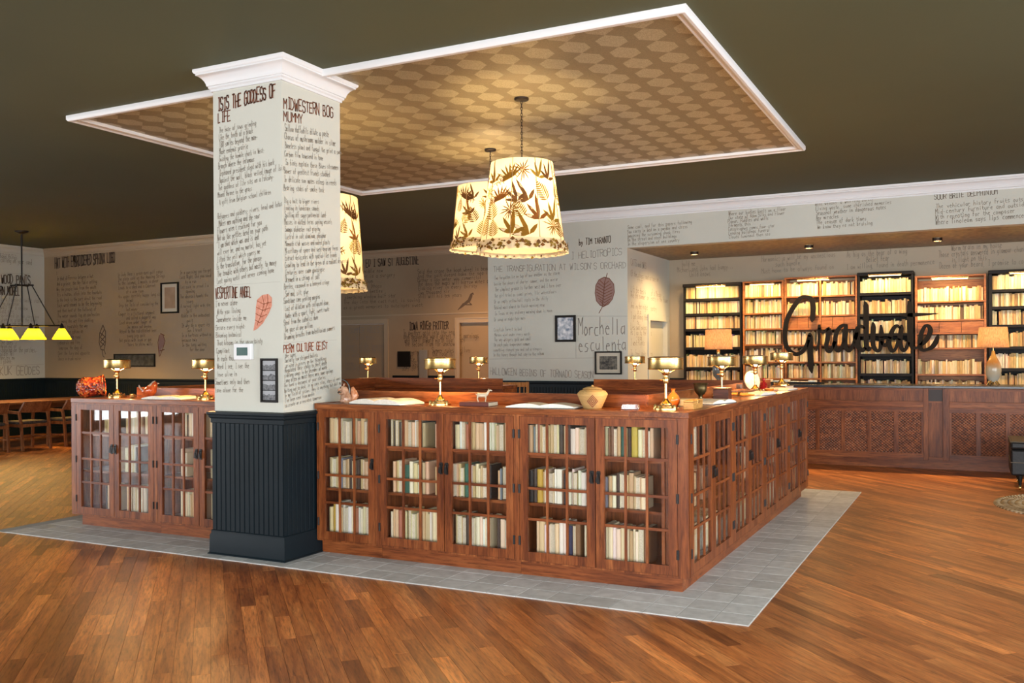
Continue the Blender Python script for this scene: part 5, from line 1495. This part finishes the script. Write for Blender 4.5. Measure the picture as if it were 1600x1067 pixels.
MB().lathe([(0, 0), (0.042, 0), (0.044, 0.010), (0.030, 0.030), (0.020, 0.055), (0.016, 0.075), (0.010, 0.085), (0, 0.086)], 20).build('body', RG, t, smooth=50)
MB().ball((0, 0, 0.100), 0.017, 0.017, 0.019).build('head', RG, t, smooth=60)
for s in (-1, 1):
    MB().tube([(s * 0.016, 0, 0.07), (s * 0.034, -0.01, 0.045), (s * 0.018, -0.026, 0.034)], [0.008, 0.007, 0.006], 8).build('arm', RG, t, smooth=60)
t = thing('wooden_pawn', 'turned wooden peg ornament between the stone disc and red figure', 'ornament', (-1.95, 9.20, Z))
MB().lathe([(0, 0), (0.024, 0), (0.026, 0.01), (0.014, 0.022), (0.010, 0.05), (0.018, 0.066), (0.020, 0.078), (0.012, 0.092), (0, 0.096)], 20).build('turning', mat('orange_wood', (0.45, 0.14, 0.04), 0.4), t, smooth=50)
flat_book('small tan book under the farthest right brass lamp', -1.825, 9.80, R(80), 0.24, 0.17, 0.029, (0.36, 0.22, 0.10))

# ------------------------------------------------------------------ lit bookshelves in the alcove
SY0, SY1 = 14.70, Y_AL - 0.005
bmass = MB()
CREAMS = [((0.76, 0.58, 0.30), 5), ((0.82, 0.68, 0.42), 6), ((0.70, 0.48, 0.20), 4), ((0.86, 0.78, 0.58), 4), ((0.55, 0.36, 0.14), 2), ((0.40, 0.24, 0.10), 1), ((0.12, 0.07, 0.04), 1)]


def fill_row(x0, x1, z, room):
    x = x0 + 0.004
    while True:
        th = rng.choice((0.014, 0.018, 0.022, 0.026, 0.032, 0.040)) * rng.uniform(0.9, 1.15)
        if x + th > x1 - 0.004: break
        if rng.random() < 0.02: x += th * 0.6; continue
        h = min(room - 0.012, 0.205 * rng.uniform(0.86, 1.07)); dp = rng.uniform(0.14, 0.20)
        c = rng.choices([q[0] for q in CREAMS], [q[1] for q in CREAMS])[0]; k = rng.uniform(0.88, 1.08)
        y0 = SY0 + 0.035 + rng.uniform(0, 0.02)
        c = tuple(q * k for q in c)
        bmass.cur = (*c, 1); bmass.box(x + 0.0015, y0 + 0.004, z, x + th - 0.0015, y0 + dp, z + h - 0.004)
        cc = tuple(q * rng.choice((1.05, 0.5, 0.85)) for q in c); bmass.cur = (*cc, 1)
        bmass.box(x, y0, z, x + 0.0015, y0 + dp, z + h); bmass.box(x + th - 0.0022, y0, z, x + th - 0.0007, y0 + dp, z + h)
        x += th


def shelf_unit(label, x0, x1, top, shelves, m, dark, cols=1, drawers=None, st=0.028, light=True, lx=None):
    """open bookshelf; shelves: list of shelf tops from the top row downwards."""
    t = thing('bookshelf', label, 'bookshelf', ((x0 + x1) / 2, SY0, 0), group='lit bookshelves in the alcove')
    ox = (x0 + x1) / 2
    def part(nm, a, b, c, d, e, f, mm, par=t, bv=0): return MB().box(a - ox, b - SY0, c, d - ox, e - SY0, f).build(nm, mm, par, bevel=bv)
    d = SY1
    part('side_panel', x0, SY0, 0, x0 + st, d, top, m); part('side_panel', x1 - st, SY0, 0, x1, d, top, m)
    part('back_panel', x0 + st, d - 0.012, 0, x1 - st, d, top - st, m)
    if dark: part('cornice', x0 - 0.006, SY0 - 0.03, top - 0.03, x1 + 0.006, d, top + 0.022, m, bv=0.008)
    else: part('top_board', x0, SY0 - 0.001, top, x1, d, top + 0.022, m)
    xs = [x0 + st + (x1 - x0 - 2 * st) * i / cols for i in range(cols + 1)]
    for i in range(1, cols): part('divider', xs[i] - 0.012, SY0 + 0.001, 0, xs[i] + 0.012, d - 0.013, top - 0.001, m)
    thick = 0.040 if dark else 0.022
    above = top - 0.02
    for j, z in enumerate(shelves):
        for i in range(cols):
            a = xs[i] + (0.012 if i else 0); b = xs[i + 1] - (0.012 if i < cols - 1 else 0)
            part('shelf', a, SY0 + 0.002, z - thick, b, d - 0.013, z, m)
            if drawers and j in drawers:
                n = 3
                for q in range(n):
                    part('drawer_front', a + (b - a) * q / n + 0.003, SY0 + 0.012, z + 0.003, a + (b - a) * (q + 1) / n - 0.003, SY0 + 0.03, above - 0.012, SHELFW)
            elif z > 0.6:
                fill_row(a, b, z + 0.001, above - z)
        above = z - thick
    if light:
        L = lx or (x0 + x1) / 2; w = min(0.24, (x1 - x0) * 0.3)
        pl = MB().tube([(L - ox - w, -0.075, top - 0.022), (L - ox + w, -0.075, top - 0.022)], 0.016, 12).build('picture_light', BRASS, t, smooth=40)
        MB().box(L - ox - w + 0.01, -0.083, top - 0.043, L - ox + w - 0.01, -0.067, top - 0.034).build('lit_strip', TUBE, pl)
        for s in (-0.6, 0.6): MB().tube([(L - ox + s * w, -0.07, top - 0.012), (L - ox + s * w, 0.0, top + 0.012)], 0.006, 8).build('bracket', BRASS, pl)
        area_light('shelf_light', (L, SY0 - 0.085, top - 0.05), (R(14), 0, 0), 2 * w, 0.03, 4.2, (1.0, 0.68, 0.24))
    return t


shelf_unit('dark bookshelf at the left end of the alcove, behind the tan shaded lamp', -4.297, -3.354, 2.62, [2.404, 2.163, 1.914, 1.615, 1.293, 1.035, 0.75], SHELFD, True)
shelf_unit('narrow honey wood bookshelf between dark shelf and wide double shelf', -3.334, -2.700, 2.625, [2.398, 2.144, 1.90, 1.655, 1.381, 1.121, 0.85], SHELFW, False)
shelf_unit('wide honey wood double bookshelf with a row of drawers, carrying the script capital', -2.690, -1.626, 2.66, [2.388, 2.090, 1.891, 1.639, 1.379, 1.126, 0.86], SHELFW, False, cols=2, drawers=(2,), lx=-2.25)
shelf_unit('dark bookshelf with rounded cornice in the middle of the alcove', -1.616, -0.850, 2.685, [2.403, 2.091, 1.797, 1.494, 1.201, 0.90], SHELFD, True)
shelf_unit('honey wood bookshelf with one row of drawers left of the ceramic lamp', -0.828, 0.098, 2.600, [2.248, 1.983, 1.793, 1.575, 1.195, 0.90], SHELFW, False, drawers=(2,))
shelf_unit('dark bookshelf at the right edge behind the ceramic based lamp', 0.130, 1.10, 2.640, [2.391, 2.151, 1.892, 1.586, 1.281, 1.0, 0.72], SHELFD, True, st=0.04, lx=0.62)
tag(bmass.build('shelved_books', BOOKROW, colattr=True), 'rows of cream books filling the lit alcove shelves', 'books', kind='stuff')


# ------------------------------------------------------------------ script sign
def sign():
    Y = 14.56
    base = on_y(1340, 597, Y)
    t = thing('script_sign', 'large black brush script word sign hung across the lit bookshelves', 'sign', base)
    SA = lambda x, y: (1220 + x / 7.115, 450 + y / 7.115)
    SB = lambda x, y: (1330 + x / 7.113, 450 + y / 7.113)
    strokes = [
        ('G', SA, [[(345, 380, 4), (350, 340, 50), (356, 290, 46), (360, 220, 50), (350, 150, 48), (325, 112, 42), (280, 96, 30), (228, 106, 36), (180, 155, 42), (112, 260, 44), (68, 360, 44), (48, 470, 44), (46, 570, 44), (64, 650, 42), (110, 708, 40), (170, 735, 38), (230, 715, 38), (272, 665, 36), (302, 590, 34), (318, 520, 30)],
                   [(320, 497, 14), (325, 540, 50), (327, 620, 54), (328, 720, 54), (332, 820, 54), (335, 890, 48), (348, 950, 4)]]),
        ('r', SA, [[(392, 700, 10), (418, 630, 24), (428, 550, 26), (424, 480, 30), (428, 405, 20)], [(428, 440, 26), (452, 490, 24), (490, 485, 24), (520, 455, 26), (545, 445, 26)], [(538, 445, 34), (520, 560, 42), (506, 640, 38), (514, 690, 32), (545, 706, 30), (576, 660, 28), (602, 590, 34)]]),
        ('a', SA, [[(735, 420, 14), (700, 412, 30), (652, 440, 34), (616, 510, 40), (602, 600, 40), (610, 670, 36), (640, 700, 30), (680, 650, 26), (708, 560, 36)], [(728, 400, 26), (716, 500, 50), (710, 620, 48), (735, 682, 36), (765, 696, 30), (800, 640, 28), (838, 530, 34), (868, 440, 30)]]),
        ('d', SB, [[(152, 452, 16), (112, 424, 30), (74, 440, 34), (50, 520, 46), (58, 610, 48), (90, 672, 42), (130, 690, 38), (160, 660, 30)], [(146, 145, 6), (163, 195, 46), (166, 300, 48), (166, 420, 48), (166, 550, 46), (170, 650, 42), (190, 690, 30), (216, 655, 26)]]),
        ('u', SB, [[(240, 378, 14), (247, 440, 44), (240, 560, 44), (250, 650, 40), (285, 696, 32), (320, 680, 32), (332, 600, 38), (336, 500, 42), (330, 410, 14)], [(336, 540, 40), (350, 612, 32), (376, 642, 26), (402, 600, 26), (432, 540, 34)]]),
        ('a', SB, [[(548, 450, 14), (510, 420, 30), (470, 450, 36), (436, 530, 44), (420, 610, 44), (440, 682, 38), (466, 700, 30), (500, 660, 26), (530, 560, 34)], [(560, 408, 14), (558, 450, 40), (545, 540, 42), (547, 630, 40), (576, 692, 34), (610, 670, 30), (636, 600, 32)]]),
        ('t', SB, [[(634, 140, 6), (650, 195, 46), (652, 320, 50), (652, 450, 48), (652, 560, 44), (662, 632, 36), (692, 666, 28), (742, 660, 22)], [(498, 306, 4), (580, 302, 20), (680, 298, 38), (800, 293, 26), (968, 283, 3)]]),
        ('e', SB, [[(738, 656, 24), (800, 612, 36), (852, 550, 42), (880, 475, 42), (866, 430, 36), (832, 418, 28), (802, 452, 32), (776, 520, 38), (766, 600, 40), (770, 665, 40), (800, 690, 28), (850, 680, 28), (900, 655, 40), (940, 600, 44), (958, 550, 34), (968, 512, 8)]]),
    ]
    for nm, S, sts in strokes:
        mb = MB()
        for st in sts:
            P = [(on_y(*S(x, y), Y) - base, w * Y * 1.0 / (F_PX * 0.8924) / 7.115 * 1.02) for x, y, w in st]
            # smooth the path
            Q = []
            n = len(P)
            for i in range(n - 1):
                p0, p1, p2, p3 = P[max(0, i - 1)], P[i], P[i + 1], P[min(n - 1, i + 2)]
                for q in range(4):
                    f = q / 4
                    pt = 0.5 * ((2 * p1[0]) + (p2[0] - p0[0]) * f + (2 * p0[0] - 5 * p1[0] + 4 * p2[0] - p3[0]) * f * f + (3 * p1[0] - p0[0] - 3 * p2[0] + p3[0]) * f ** 3)
                    Q.append((pt, p1[1] + (p2[1] - p1[1]) * f))
            Q.append(P[-1])
            rings = []
            for i, (p, w) in enumerate(Q):
                d = (Q[min(i + 1, len(Q) - 1)][0] - Q[max(i - 1, 0)][0]).normalized()
                s = Vector((d.z, 0, -d.x)) * (w / 2); y = Vector((0, 0.009, 0))
                rings.append([p - s - y, p + s - y, p + s + y, p - s + y])
            mb.loft(rings)
        mb.build('letter', dull(mat('sign_black', (0.008, 0.0065, 0.0055), 0.6), 0.12) if 'sign_black' not in MATS else MATS['sign_black'], t)
    for px, py in ((1226, 520), (1266, 540), (1321, 520), (1353, 520), (1365, 545), (1421, 520), (1440, 540)):
        p = on_y(px, py, Y) - base
        MB().tube([p + Vector((0, 0.008, 0)), p + Vector((0, SY0 - Y - 0.001, 0))], 0.005, 6).build('standoff_pin', IRON, t)


sign()

# ------------------------------------------------------------------ front desk
DX0, DX1, DYF, DYB = -4.0, 3.2, 13.05, 13.75
desk = thing('reception_desk', 'long dark oak reception desk with woven cane panels before the alcove', 'desk', (-0.4, 13.4, 0))
def dk(nm, x0, y0, z0, x1, y1, z1, m, par=None, bv=0): return MB().box(x0 + 0.4, y0 - 13.4, z0, x1 + 0.4, y1 - 13.4, z1).build(nm, m, par or desk, bevel=bv)
dk('plinth', DX0 + 0.05, DYF + 0.06, 0, DX1, DYB - 0.05, 0.12, DESKX)
dk('carcass', DX0, DYF + 0.025, 0.12, DX1, DYB, 1.045, DESKX)
dk('bottom_rail', DX0, DYF - 0.006, 0.12, -0.644, DYF + 0.025, 0.20, DESKX); dk('bottom_rail', -0.34, DYF - 0.006, 0.12, DX1, DYF + 0.025, 0.20, DESKX)
dk('middle_rail', DX0, DYF - 0.010, 0.80, -0.644, DYF + 0.025, 0.875, DESKX, bv=0.003); dk('middle_rail', -0.34, DYF - 0.010, 0.80, DX1, DYF + 0.025, 0.875, DESKX, bv=0.003)
dk('frieze_rail', DX0, DYF - 0.004, 0.735, -0.644, DYF + 0.025, 0.80, DESKX); dk('frieze_rail', -0.34, DYF - 0.004, 0.735, DX1, DYF + 0.025, 0.80, DESKX)
dk('top_rail', DX0, DYF - 0.004, 1.015, -0.644, DYF + 0.025, 1.045, DESKX); dk('top_rail', -0.34, DYF - 0.004, 1.015, DX1, DYF + 0.025, 1.045, DESKX)
dk('top_panel', DX0, DYF + 0.012, 0.875, -0.644, DYF + 0.026, 1.015, DESKZ); dk('top_panel', -0.34, DYF + 0.012, 0.875, DX1, DYF + 0.026, 1.015, DESKZ)
dk('post', -0.644, DYF - 0.012, 0.12, -0.584, DYF + 0.03, 1.045, DESKZ, bv=0.003); dk('post', -0.416, DYF - 0.012, 0.12, -0.34, DYF + 0.03, 1.045, DESKZ, bv=0.003)
dk('niche_panel', -0.584, DYF + 0.018, 0.14, -0.416, DYF + 0.027, 0.86, DESKZ); dk('niche_sill', -0.584, DYF + 0.0, 0.12, -0.416, DYF + 0.027, 0.16, DESKX)
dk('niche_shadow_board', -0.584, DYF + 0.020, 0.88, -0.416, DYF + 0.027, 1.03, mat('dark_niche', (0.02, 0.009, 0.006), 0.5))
xs = [-0.644 - 0.328 * i for i in range(11)]
for i in range(10):
    dk('cane_panel', xs[i + 1] + 0.025, DYF + 0.014, 0.20, xs[i] - 0.025, DYF + 0.026, 0.735, CANE); dk('stile', xs[i] - 0.025, DYF + 0.002, 0.20, xs[i] + (0.025 if i else 0), DYF + 0.026, 0.735, DESKZ)
xs = [-0.34 + 0.33 * i for i in range(11)]
for i in range(10):
    dk('cane_panel', xs[i] + 0.025, DYF + 0.014, 0.20, xs[i + 1] - 0.025, DYF + 0.026, 0.735, CANE); dk('stile', xs[i] - (0.025 if i else 0), DYF + 0.002, 0.20, xs[i] + 0.025, DYF + 0.026, 0.735, DESKZ)
t = thing('desk_worktop', 'polished black stone top of the reception desk', 'worktop', (-0.4, 13.4, 1.0455))
MB().box(DX0 - 0.04 + 0.4, DYF - 0.05 - 13.4, 0, DX1 + 0.4, DYB + 0.04 - 13.4, 0.036).build('slab', STONE, t, bevel=0.006)
ZD = 1.082
t = thing('document_tray', 'low black tray with white papers on the left of the desk', 'tray', (-2.35, 13.35, ZD))
MB().box(-0.42, -0.14, 0, 0.42, 0.14, 0.004).box(-0.42, -0.14, 0.004, -0.41, 0.14, 0.028).box(0.41, -0.14, 0.004, 0.42, 0.14, 0.028).box(-0.41, -0.14, 0.004, 0.41, -0.132, 0.028).build('tray', BLACK, t)
for i in range(6):
    MB().box(-0.36 + i * 0.12, -0.10, 0.004, -0.27 + i * 0.12, 0.08, 0.03 + rng.uniform(0.0, 0.035)).build('paper_stack', PAPER, t)


# two table lamps
def table_lamp(label, x, y, r0, r1, z0, z1, base):
    t = thing('table_lamp', label, 'lamp', (x, y, ZD))
    a, b = z0 - ZD, z1 - ZD
    sh = MB().lathe([(r1, a), (r0, b)], 40, close=False).build('shade', SHADE_TAN, t, smooth=60)
    MB().tube([(r1 * math.cos(2 * PI * k / 40), r1 * math.sin(2 * PI * k / 40), a) for k in range(40)], 0.004, 6, closed=True).build('hem', SHADE_TAN, sh)
    MB().tube([(0, 0, a - 0.06), (0, 0, a + 0.16)], 0.006, 8).build('stem', BRASS, t)
    for k in range(3):
        an = R(120 * k); MB().tube([(0, 0, b - 0.02), (r0 * math.cos(an), r0 * math.sin(an), b - 0.005)], 0.003, 6).build('shade_spoke', BRASS, t)
    MB().ball((0, 0, a + 0.13), 0.03, 0.03, 0.04).build('bulb', BULB, t, smooth=60)
    base(t, a)
    point_light('table_lamp_glow', (x, y, z0 + 0.14), 3.2, WARM, 0.04)
    return t


def gourd(t, a):
    G = mat('gourd_glaze', (0.5, 0.5, 0.5), 0.2); n = NT(G)
    tc = n.n('ShaderNodeTexCoord'); sp = n.n('ShaderNodeSeparateXYZ'); n.l(tc.outputs['Object'], sp.inputs[0])
    nz = n.n('ShaderNodeTexNoise', i_Scale=14.0, i_Detail=3.0); n.l(tc.outputs['Object'], nz.inputs['Vector'])
    f = n.math('ADD', n.math('MULTIPLY', sp.outputs[2], 2.1), n.math('MULTIPLY', nz.outputs[0], 0.35))
    n.l(n.ramp(f, [(0.30, (0.42, 0.40, 0.34)), (0.62, (0.50, 0.40, 0.26)), (0.80, (0.52, 0.22, 0.05)), (1.0, (0.55, 0.30, 0.07))]), n.b.inputs['Base Color'])
    MB().lathe([(0, 0.045), (0.045, 0.045), (0.062, 0.075), (0.085, 0.13), (0.094, 0.19), (0.090, 0.245), (0.072, 0.30), (0.046, 0.35), (0.026, 0.39), (0.018, 0.43), (0.016, a - 0.04), (0, a - 0.04)], 36).build('body', G, t, smooth=50)
    for k in range(5):
        an = R(72 * k + 20); c, s = math.cos(an), math.sin(an)
        MB().tube([(0.042 * c, 0.042 * s, 0.055), (0.064 * c, 0.064 * s, 0.02), (0.082 * c, 0.082 * s, 0.006)], [0.014, 0.010, 0.006], 8).build('foot', BRASS, t, smooth=60)


def glass_base(t, a):
    G = mat('smoked_glass', (0.30, 0.32, 0.33), 0.05, 0.0, Transmission_Weight=0.6)
    MB().lathe([(0, 0.0), (0.07, 0), (0.07, 0.015), (0.03, 0.03), (0.03, 0.05), (0.075, 0.10), (0.09, 0.18), (0.08, 0.27), (0.05, 0.34), (0.025, 0.38), (0.02, a - 0.03), (0, a - 0.03)], 32).build('body', G, t, smooth=50)
    MB().lathe([(0, a - 0.06), (0.024, a - 0.06), (0.024, a - 0.015), (0.014, a), (0.012, a + 0.03), (0, a + 0.03)], 20).build('neck', BRASS, t, smooth=40)


table_lamp('tan shaded table lamp on the left end of the desk', -3.40, 13.42, 0.185, 0.200, 1.572, 1.862, glass_base)
table_lamp('ceramic gourd lamp with orange tan shade and brass feet, right of the sign', 0.165, 13.36, 0.165, 0.185, 1.566, 1.828, gourd)

# ------------------------------------------------------------------ dining corner
def dining_chair(label, x, y, rz, group='dining chairs'):
    """chair facing local -x; its back is at +x."""
    t = thing('dining_chair', label, 'chair', (x, y, 0), rz, group)
    for s in (-1, 1):
        MB().bar((0.24, s * 0.25, 0), (0.20, s * 0.25, 0.44), 0.036, 0.036).build('rear_leg', CHAIRW, t)
        MB().bar((0.20, s * 0.25, 0.44), (0.16, s * 0.255, 0.62), 0.036, 0.034).bar((0.16, s * 0.255, 0.61), (0.27, s * 0.23, 0.79), 0.034, 0.030).build('back_post', CHAIRW, t)
        MB().bar((-0.22, s * 0.25, 0), (-0.20, s * 0.25, 0.62), 0.036, 0.036).build('front_leg', CHAIRW, t)
        MB().bar((-0.22, s * 0.255, 0.625), (0.17, s * 0.26, 0.615), 0.026, 0.045).build('armrest', CHAIRW, t)
        MB().bar((-0.21, s * 0.25, 0.20), (0.22, s * 0.25, 0.20), 0.02, 0.024).build('stretcher', CHAIRW, t)
    MB().bar((0.0, -0.25, 0.20), (0.0, 0.25, 0.20), 0.02, 0.024).build('cross_stretcher', CHAIRW, t)
    MB().box(-0.23, -0.25, 0.38, 0.22, 0.25, 0.425).build('seat_frame', CHAIRW, t)
    MB().box(-0.24, -0.235, 0.4255, 0.18, 0.235, 0.475).build('seat_cushion', RUSH, t, bevel=0.015)
    mb = MB(); rings = []
    for i in range(11):
        f = -1 + i / 5; yy = f * 0.245; bow = 0.05 * (1 - f * f); lo = 0.625 - 0.012 * math.cos(f * 1.4)
        rings.append([(0.165 + bow, yy, lo), (0.185 + bow, yy, lo), (0.285 + bow, yy, 0.795), (0.268 + bow, yy, 0.795)])
    mb.loft(rings); mb.build('backrest', CHAIRW, t, smooth=40)
    return t


dining_chair('curved back oak chair at the table, right beside the island end', -14.02, 10.77, 0)
dining_chair('curved back oak chair, middle of the visible three at the table', -14.02, 9.98, 0)
dining_chair('curved back oak chair cut by the left picture edge', -14.02, 9.24, 0)
dining_chair('oak chair on the far side of the dining table, bright back', -15.80, 9.98, PI)
t = thing('dining_table', 'long brown oak dining table behind the row of chairs', 'table', (-14.9, 10.2, 0))
MB().box(-0.55, -1.9, 0.72, 0.55, 1.9, 0.76).build('table_top', TABLEW, t, bevel=0.006)
for sx in (-1, 1):
    for sy in (-1, 1):
        MB().box(sx * 0.45 - 0.035, sy * 1.75 - 0.035, 0, sx * 0.45 + 0.035, sy * 1.75 + 0.035, 0.72).build('leg', TABLEW, t)
    MB().box(sx * 0.45 - 0.012, -1.7, 0.64, sx * 0.45 + 0.012, 1.7, 0.72).build('apron', TABLEW, t)
for sy in (-1, 1): MB().box(-0.42, sy * 1.75 - 0.012, 0.64, 0.42, sy * 1.75 + 0.012, 0.72).build('apron', TABLEW, t)

# chandelier
ch = thing('chandelier', 'dark iron chandelier with yellow glass cone shades over the dining table', 'chandelier', (-14.63, 10.33, CEIL), YAW)
MB().lathe([(0, 0), (0.11, 0), (0.105, -0.02), (0.06, -0.045), (0.02, -0.055), (0, -0.056)], 28).build('ceiling_rose', IRON, ch, smooth=40)
MB().tube([(0, 0, -0.05), (0, 0, -1.63)], 0.013, 10).build('rod', IRON, ch)
zr = -1.625; RR = 0.66
MB().tube([(-0.2, 0, -0.93), (0.2, 0, -0.93)], 0.014, 8).build('spreader_bar', IRON, ch)
MB().tube([(0, -0.2, -0.93), (0, 0.2, -0.93)], 0.014, 8).build('spreader_bar', IRON, ch)
MB().tube([(-0.70, 0, zr), (0.70, 0, zr)], 0.012, 8).build('beam', IRON, ch)
for x0, x1 in ((0.17, 0.56), (-0.17, -0.56), (0.09, 0.22), (-0.09, -0.26)):
    MB().tube([(x0, 0, -0.93), (x1, 0, zr)], 0.009, 8).build('stay', IRON, ch)
for x, y in ((0.68, 0.0), (0.20, 0.10), (0.20, -0.10), (-0.27, 0.10), (-0.27, -0.10), (-0.70, 0.0)):
    arm = MB().tube([(x, 0, zr), (x, y if y else 0.012, zr)], 0.010, 8).build('arm', IRON, ch)
    MB().lathe([(0, zr + 0.045), (0.012, zr + 0.035), (0.030, zr - 0.0), (0.042, zr - 0.055), (0, zr - 0.055)], 16, (x, y, 0)).build('holder', IRON, arm, smooth=40)
    MB().lathe([(0.045, zr - 0.05), (0.155, zr - 0.235)], 28, (x, y, 0), close=False).build('shade', SHADE_YEL, arm, smooth=60)
    MB().ball((x, y, zr - 0.15), 0.03, 0.03, 0.04).build('bulb', BULB, arm, smooth=60)
    q = Matrix.Translation((-14.63, 10.33, CEIL)) @ Matrix.Rotation(YAW, 4, 'Z') @ Vector((x, y, zr - 0.19))
    point_light('chandelier_glow', q, 22, (1.0, 0.60, 0.20), 0.03)

# high-backed chair glimpsed through the gap of the island
p = on_y(797, 606, 11.3)
t = thing('spindle_chair', 'honey wood spindle backed chair glimpsed beyond the island gap', 'chair', (p.x, 11.3, 0), R(15))
HON = wood('honey_chair_wood', (0.34, 0.14, 0.04), (0.48, 0.22, 0.07), (0.56, 0.30, 0.11), 'z')
for s in (-1, 1):
    MB().bar((s * 0.19, 0.19, 0), (s * 0.20, 0.24, 1.13), 0.034, 0.034).build('rear_leg', HON, t)
    MB().bar((s * 0.20, -0.2, 0), (s * 0.19, -0.2, 0.45), 0.034, 0.034).build('front_leg', HON, t)
MB().box(-0.22, -0.22, 0.45, 0.22, 0.22, 0.485).build('seat', HON, t, bevel=0.006)
MB().box(-0.215, 0.215, 1.06, 0.215, 0.245, 1.125).build('top_rail', HON, t, bevel=0.004)
for i in range(6): MB().bar((-0.15 + 0.06 * i, 0.20, 0.48), (-0.15 + 0.06 * i, 0.235, 1.07), 0.014, 0.014).build('spindle', HON, t)

# ------------------------------------------------------------------ ottoman and rug at the right edge
t = thing('leather_ottoman', 'black leather ottoman on tapered caster legs at the right picture edge', 'ottoman', (0.95, 11.86, 0))
MB().box(-0.645, -0.40, 0.155, 0.645, 0.40, 0.44).build('body', LEATHER, t, bevel=0.02)
MB().box(-0.65, -0.405, 0.44, 0.65, 0.405, 0.53).build('cushion', LEATHER, t, bevel=0.025)
for z, e in ((0.53, 0.0), (0.345, 0.0)):
    a, b = 0.646, 0.402; zz = 0.30 if z < 0.5 else 0.524
    MB().tube([(-a, -b, zz), (a, -b, zz), (a, b, zz), (-a, b, zz)], 0.005, 6, closed=True).build('piping', mat('worn_piping', (0.10, 0.085, 0.065), 0.5) if 'worn_piping' not in MATS else MATS['worn_piping'], t)
for sx in (-1, 1):
    for sy in (-1, 1):
        x, y = sx * 0.555, sy * 0.34
        lg = MB().lathe([(0, 0.158), (0.030, 0.158), (0.028, 0.14), (0.015, 0.055), (0.013, 0.045), (0, 0.045)], 14, (x, y, 0)).build('leg', BLACK, t, smooth=40)
        MB().lathe([(0, -0.008), (0.020, -0.008), (0.0215, 0), (0.020, 0.008), (0, 0.008)], 18, (x, y, 0.0215), Matrix.Rotation(R(90), 4, 'Y')).build('caster_wheel', BRASS, lg, smooth=40)
        MB().bar((x, y, 0.05), (x, y - 0.012, 0.02), 0.024, 0.006).build('caster_fork', BRASS, lg)
RUG = mat('braided_rug', (0.4, 0.35, 0.25), 0.9); _n = NT(RUG)
_g = _n.n('ShaderNodeTexCoord'); _s = _n.n('ShaderNodeSeparateXYZ'); _n.l(_g.outputs['Object'], _s.inputs[0])
_r = _n.math('SQRT', _n.math('ADD', _n.math('POWER', _s.outputs[0], 2.0), _n.math('POWER', _s.outputs[1], 2.0))); _a = _n.math('ARCTAN2', _s.outputs[1], _s.outputs[0])
_tw = _n.math('SINE', _n.math('ADD', _n.math('MULTIPLY', _a, 110.0), _n.math('MULTIPLY', _r, 150.0)))
_ns = _n.n('ShaderNodeTexNoise', i_Scale=6.0, i_Detail=3.0); _n.l(_g.outputs['Object'], _ns.inputs['Vector'])
_n.l(_n.ramp(_n.math('ADD', _n.math('MULTIPLY', _tw, 0.22), _ns.outputs[0]), [(0.25, (0.14, 0.085, 0.04)), (0.5, (0.42, 0.34, 0.22)), (0.8, (0.60, 0.53, 0.40))]), _n.b.inputs['Base Color']); _n.bump(_tw, 0.6, 0.01)
t = thing('braided_rug', 'round cream braided rug at the right picture edge', 'rug', (1.15, 10.40, 0.0008))
for k in range(16):
    r = 0.06 + k * 0.0625; n = 72
    mb = MB(); rings = []
    for i in range(n):
        a = 2 * PI * i / n
        rings.append([((r + dx) * math.cos(a), (r * 0.95 + dx) * math.sin(a), zz) for dx, zz in ((-0.033, 0.0), (-0.028, 0.011), (0.0, 0.016), (0.028, 0.011), (0.033, 0.0))])
    rings.append(rings[0]); mb.loft(rings, cap=False); mb.build('braid', RUG, t, smooth=60)

# ------------------------------------------------------------------ added spot lamps that bring warm light to the alcove and passage walls
def added_downlight(label, x, y, z, power, color=(1.0, 0.70, 0.36)):
    t = thing('added_downlight', label, 'light', (x, y, z), group='added spot lamps')
    MB().lathe([(0.058, -0.001), (0.064, -0.001), (0.064, -0.045), (0.058, -0.045), (0.058, -0.001)], 28, close=False).build('baffle', BRONZE, t, smooth=40)
    MB().lathe([(0.0, -0.003), (0.055, -0.003)], 28, close=False).build('lens', TUBE, t)
    l = bpy.data.lights.new('added_downlight_beam', 'SPOT'); l.energy = power; l.color = color; l.spot_size = R(158); l.spot_blend = 0.8; l.shadow_soft_size = 0.05
    o = bpy.data.objects.new('added_downlight_beam', l); o.location = (x, y, z - 0.012); COL.objects.link(o)


for i, x in enumerate((-3.9, -2.2, -0.5, 1.2, 2.9)):
    added_downlight('added spot lamp under the gold soffit, %s from the left' % ORD[i], x, 13.95, Z_SOF, 190, (1.0, 0.62, 0.27))
p = on_y(735, 400, 14.5)
added_downlight('added spot lamp under the olive ceiling over the passage', p.x, 14.3, CEIL, 300, (1.0, 0.50, 0.18))
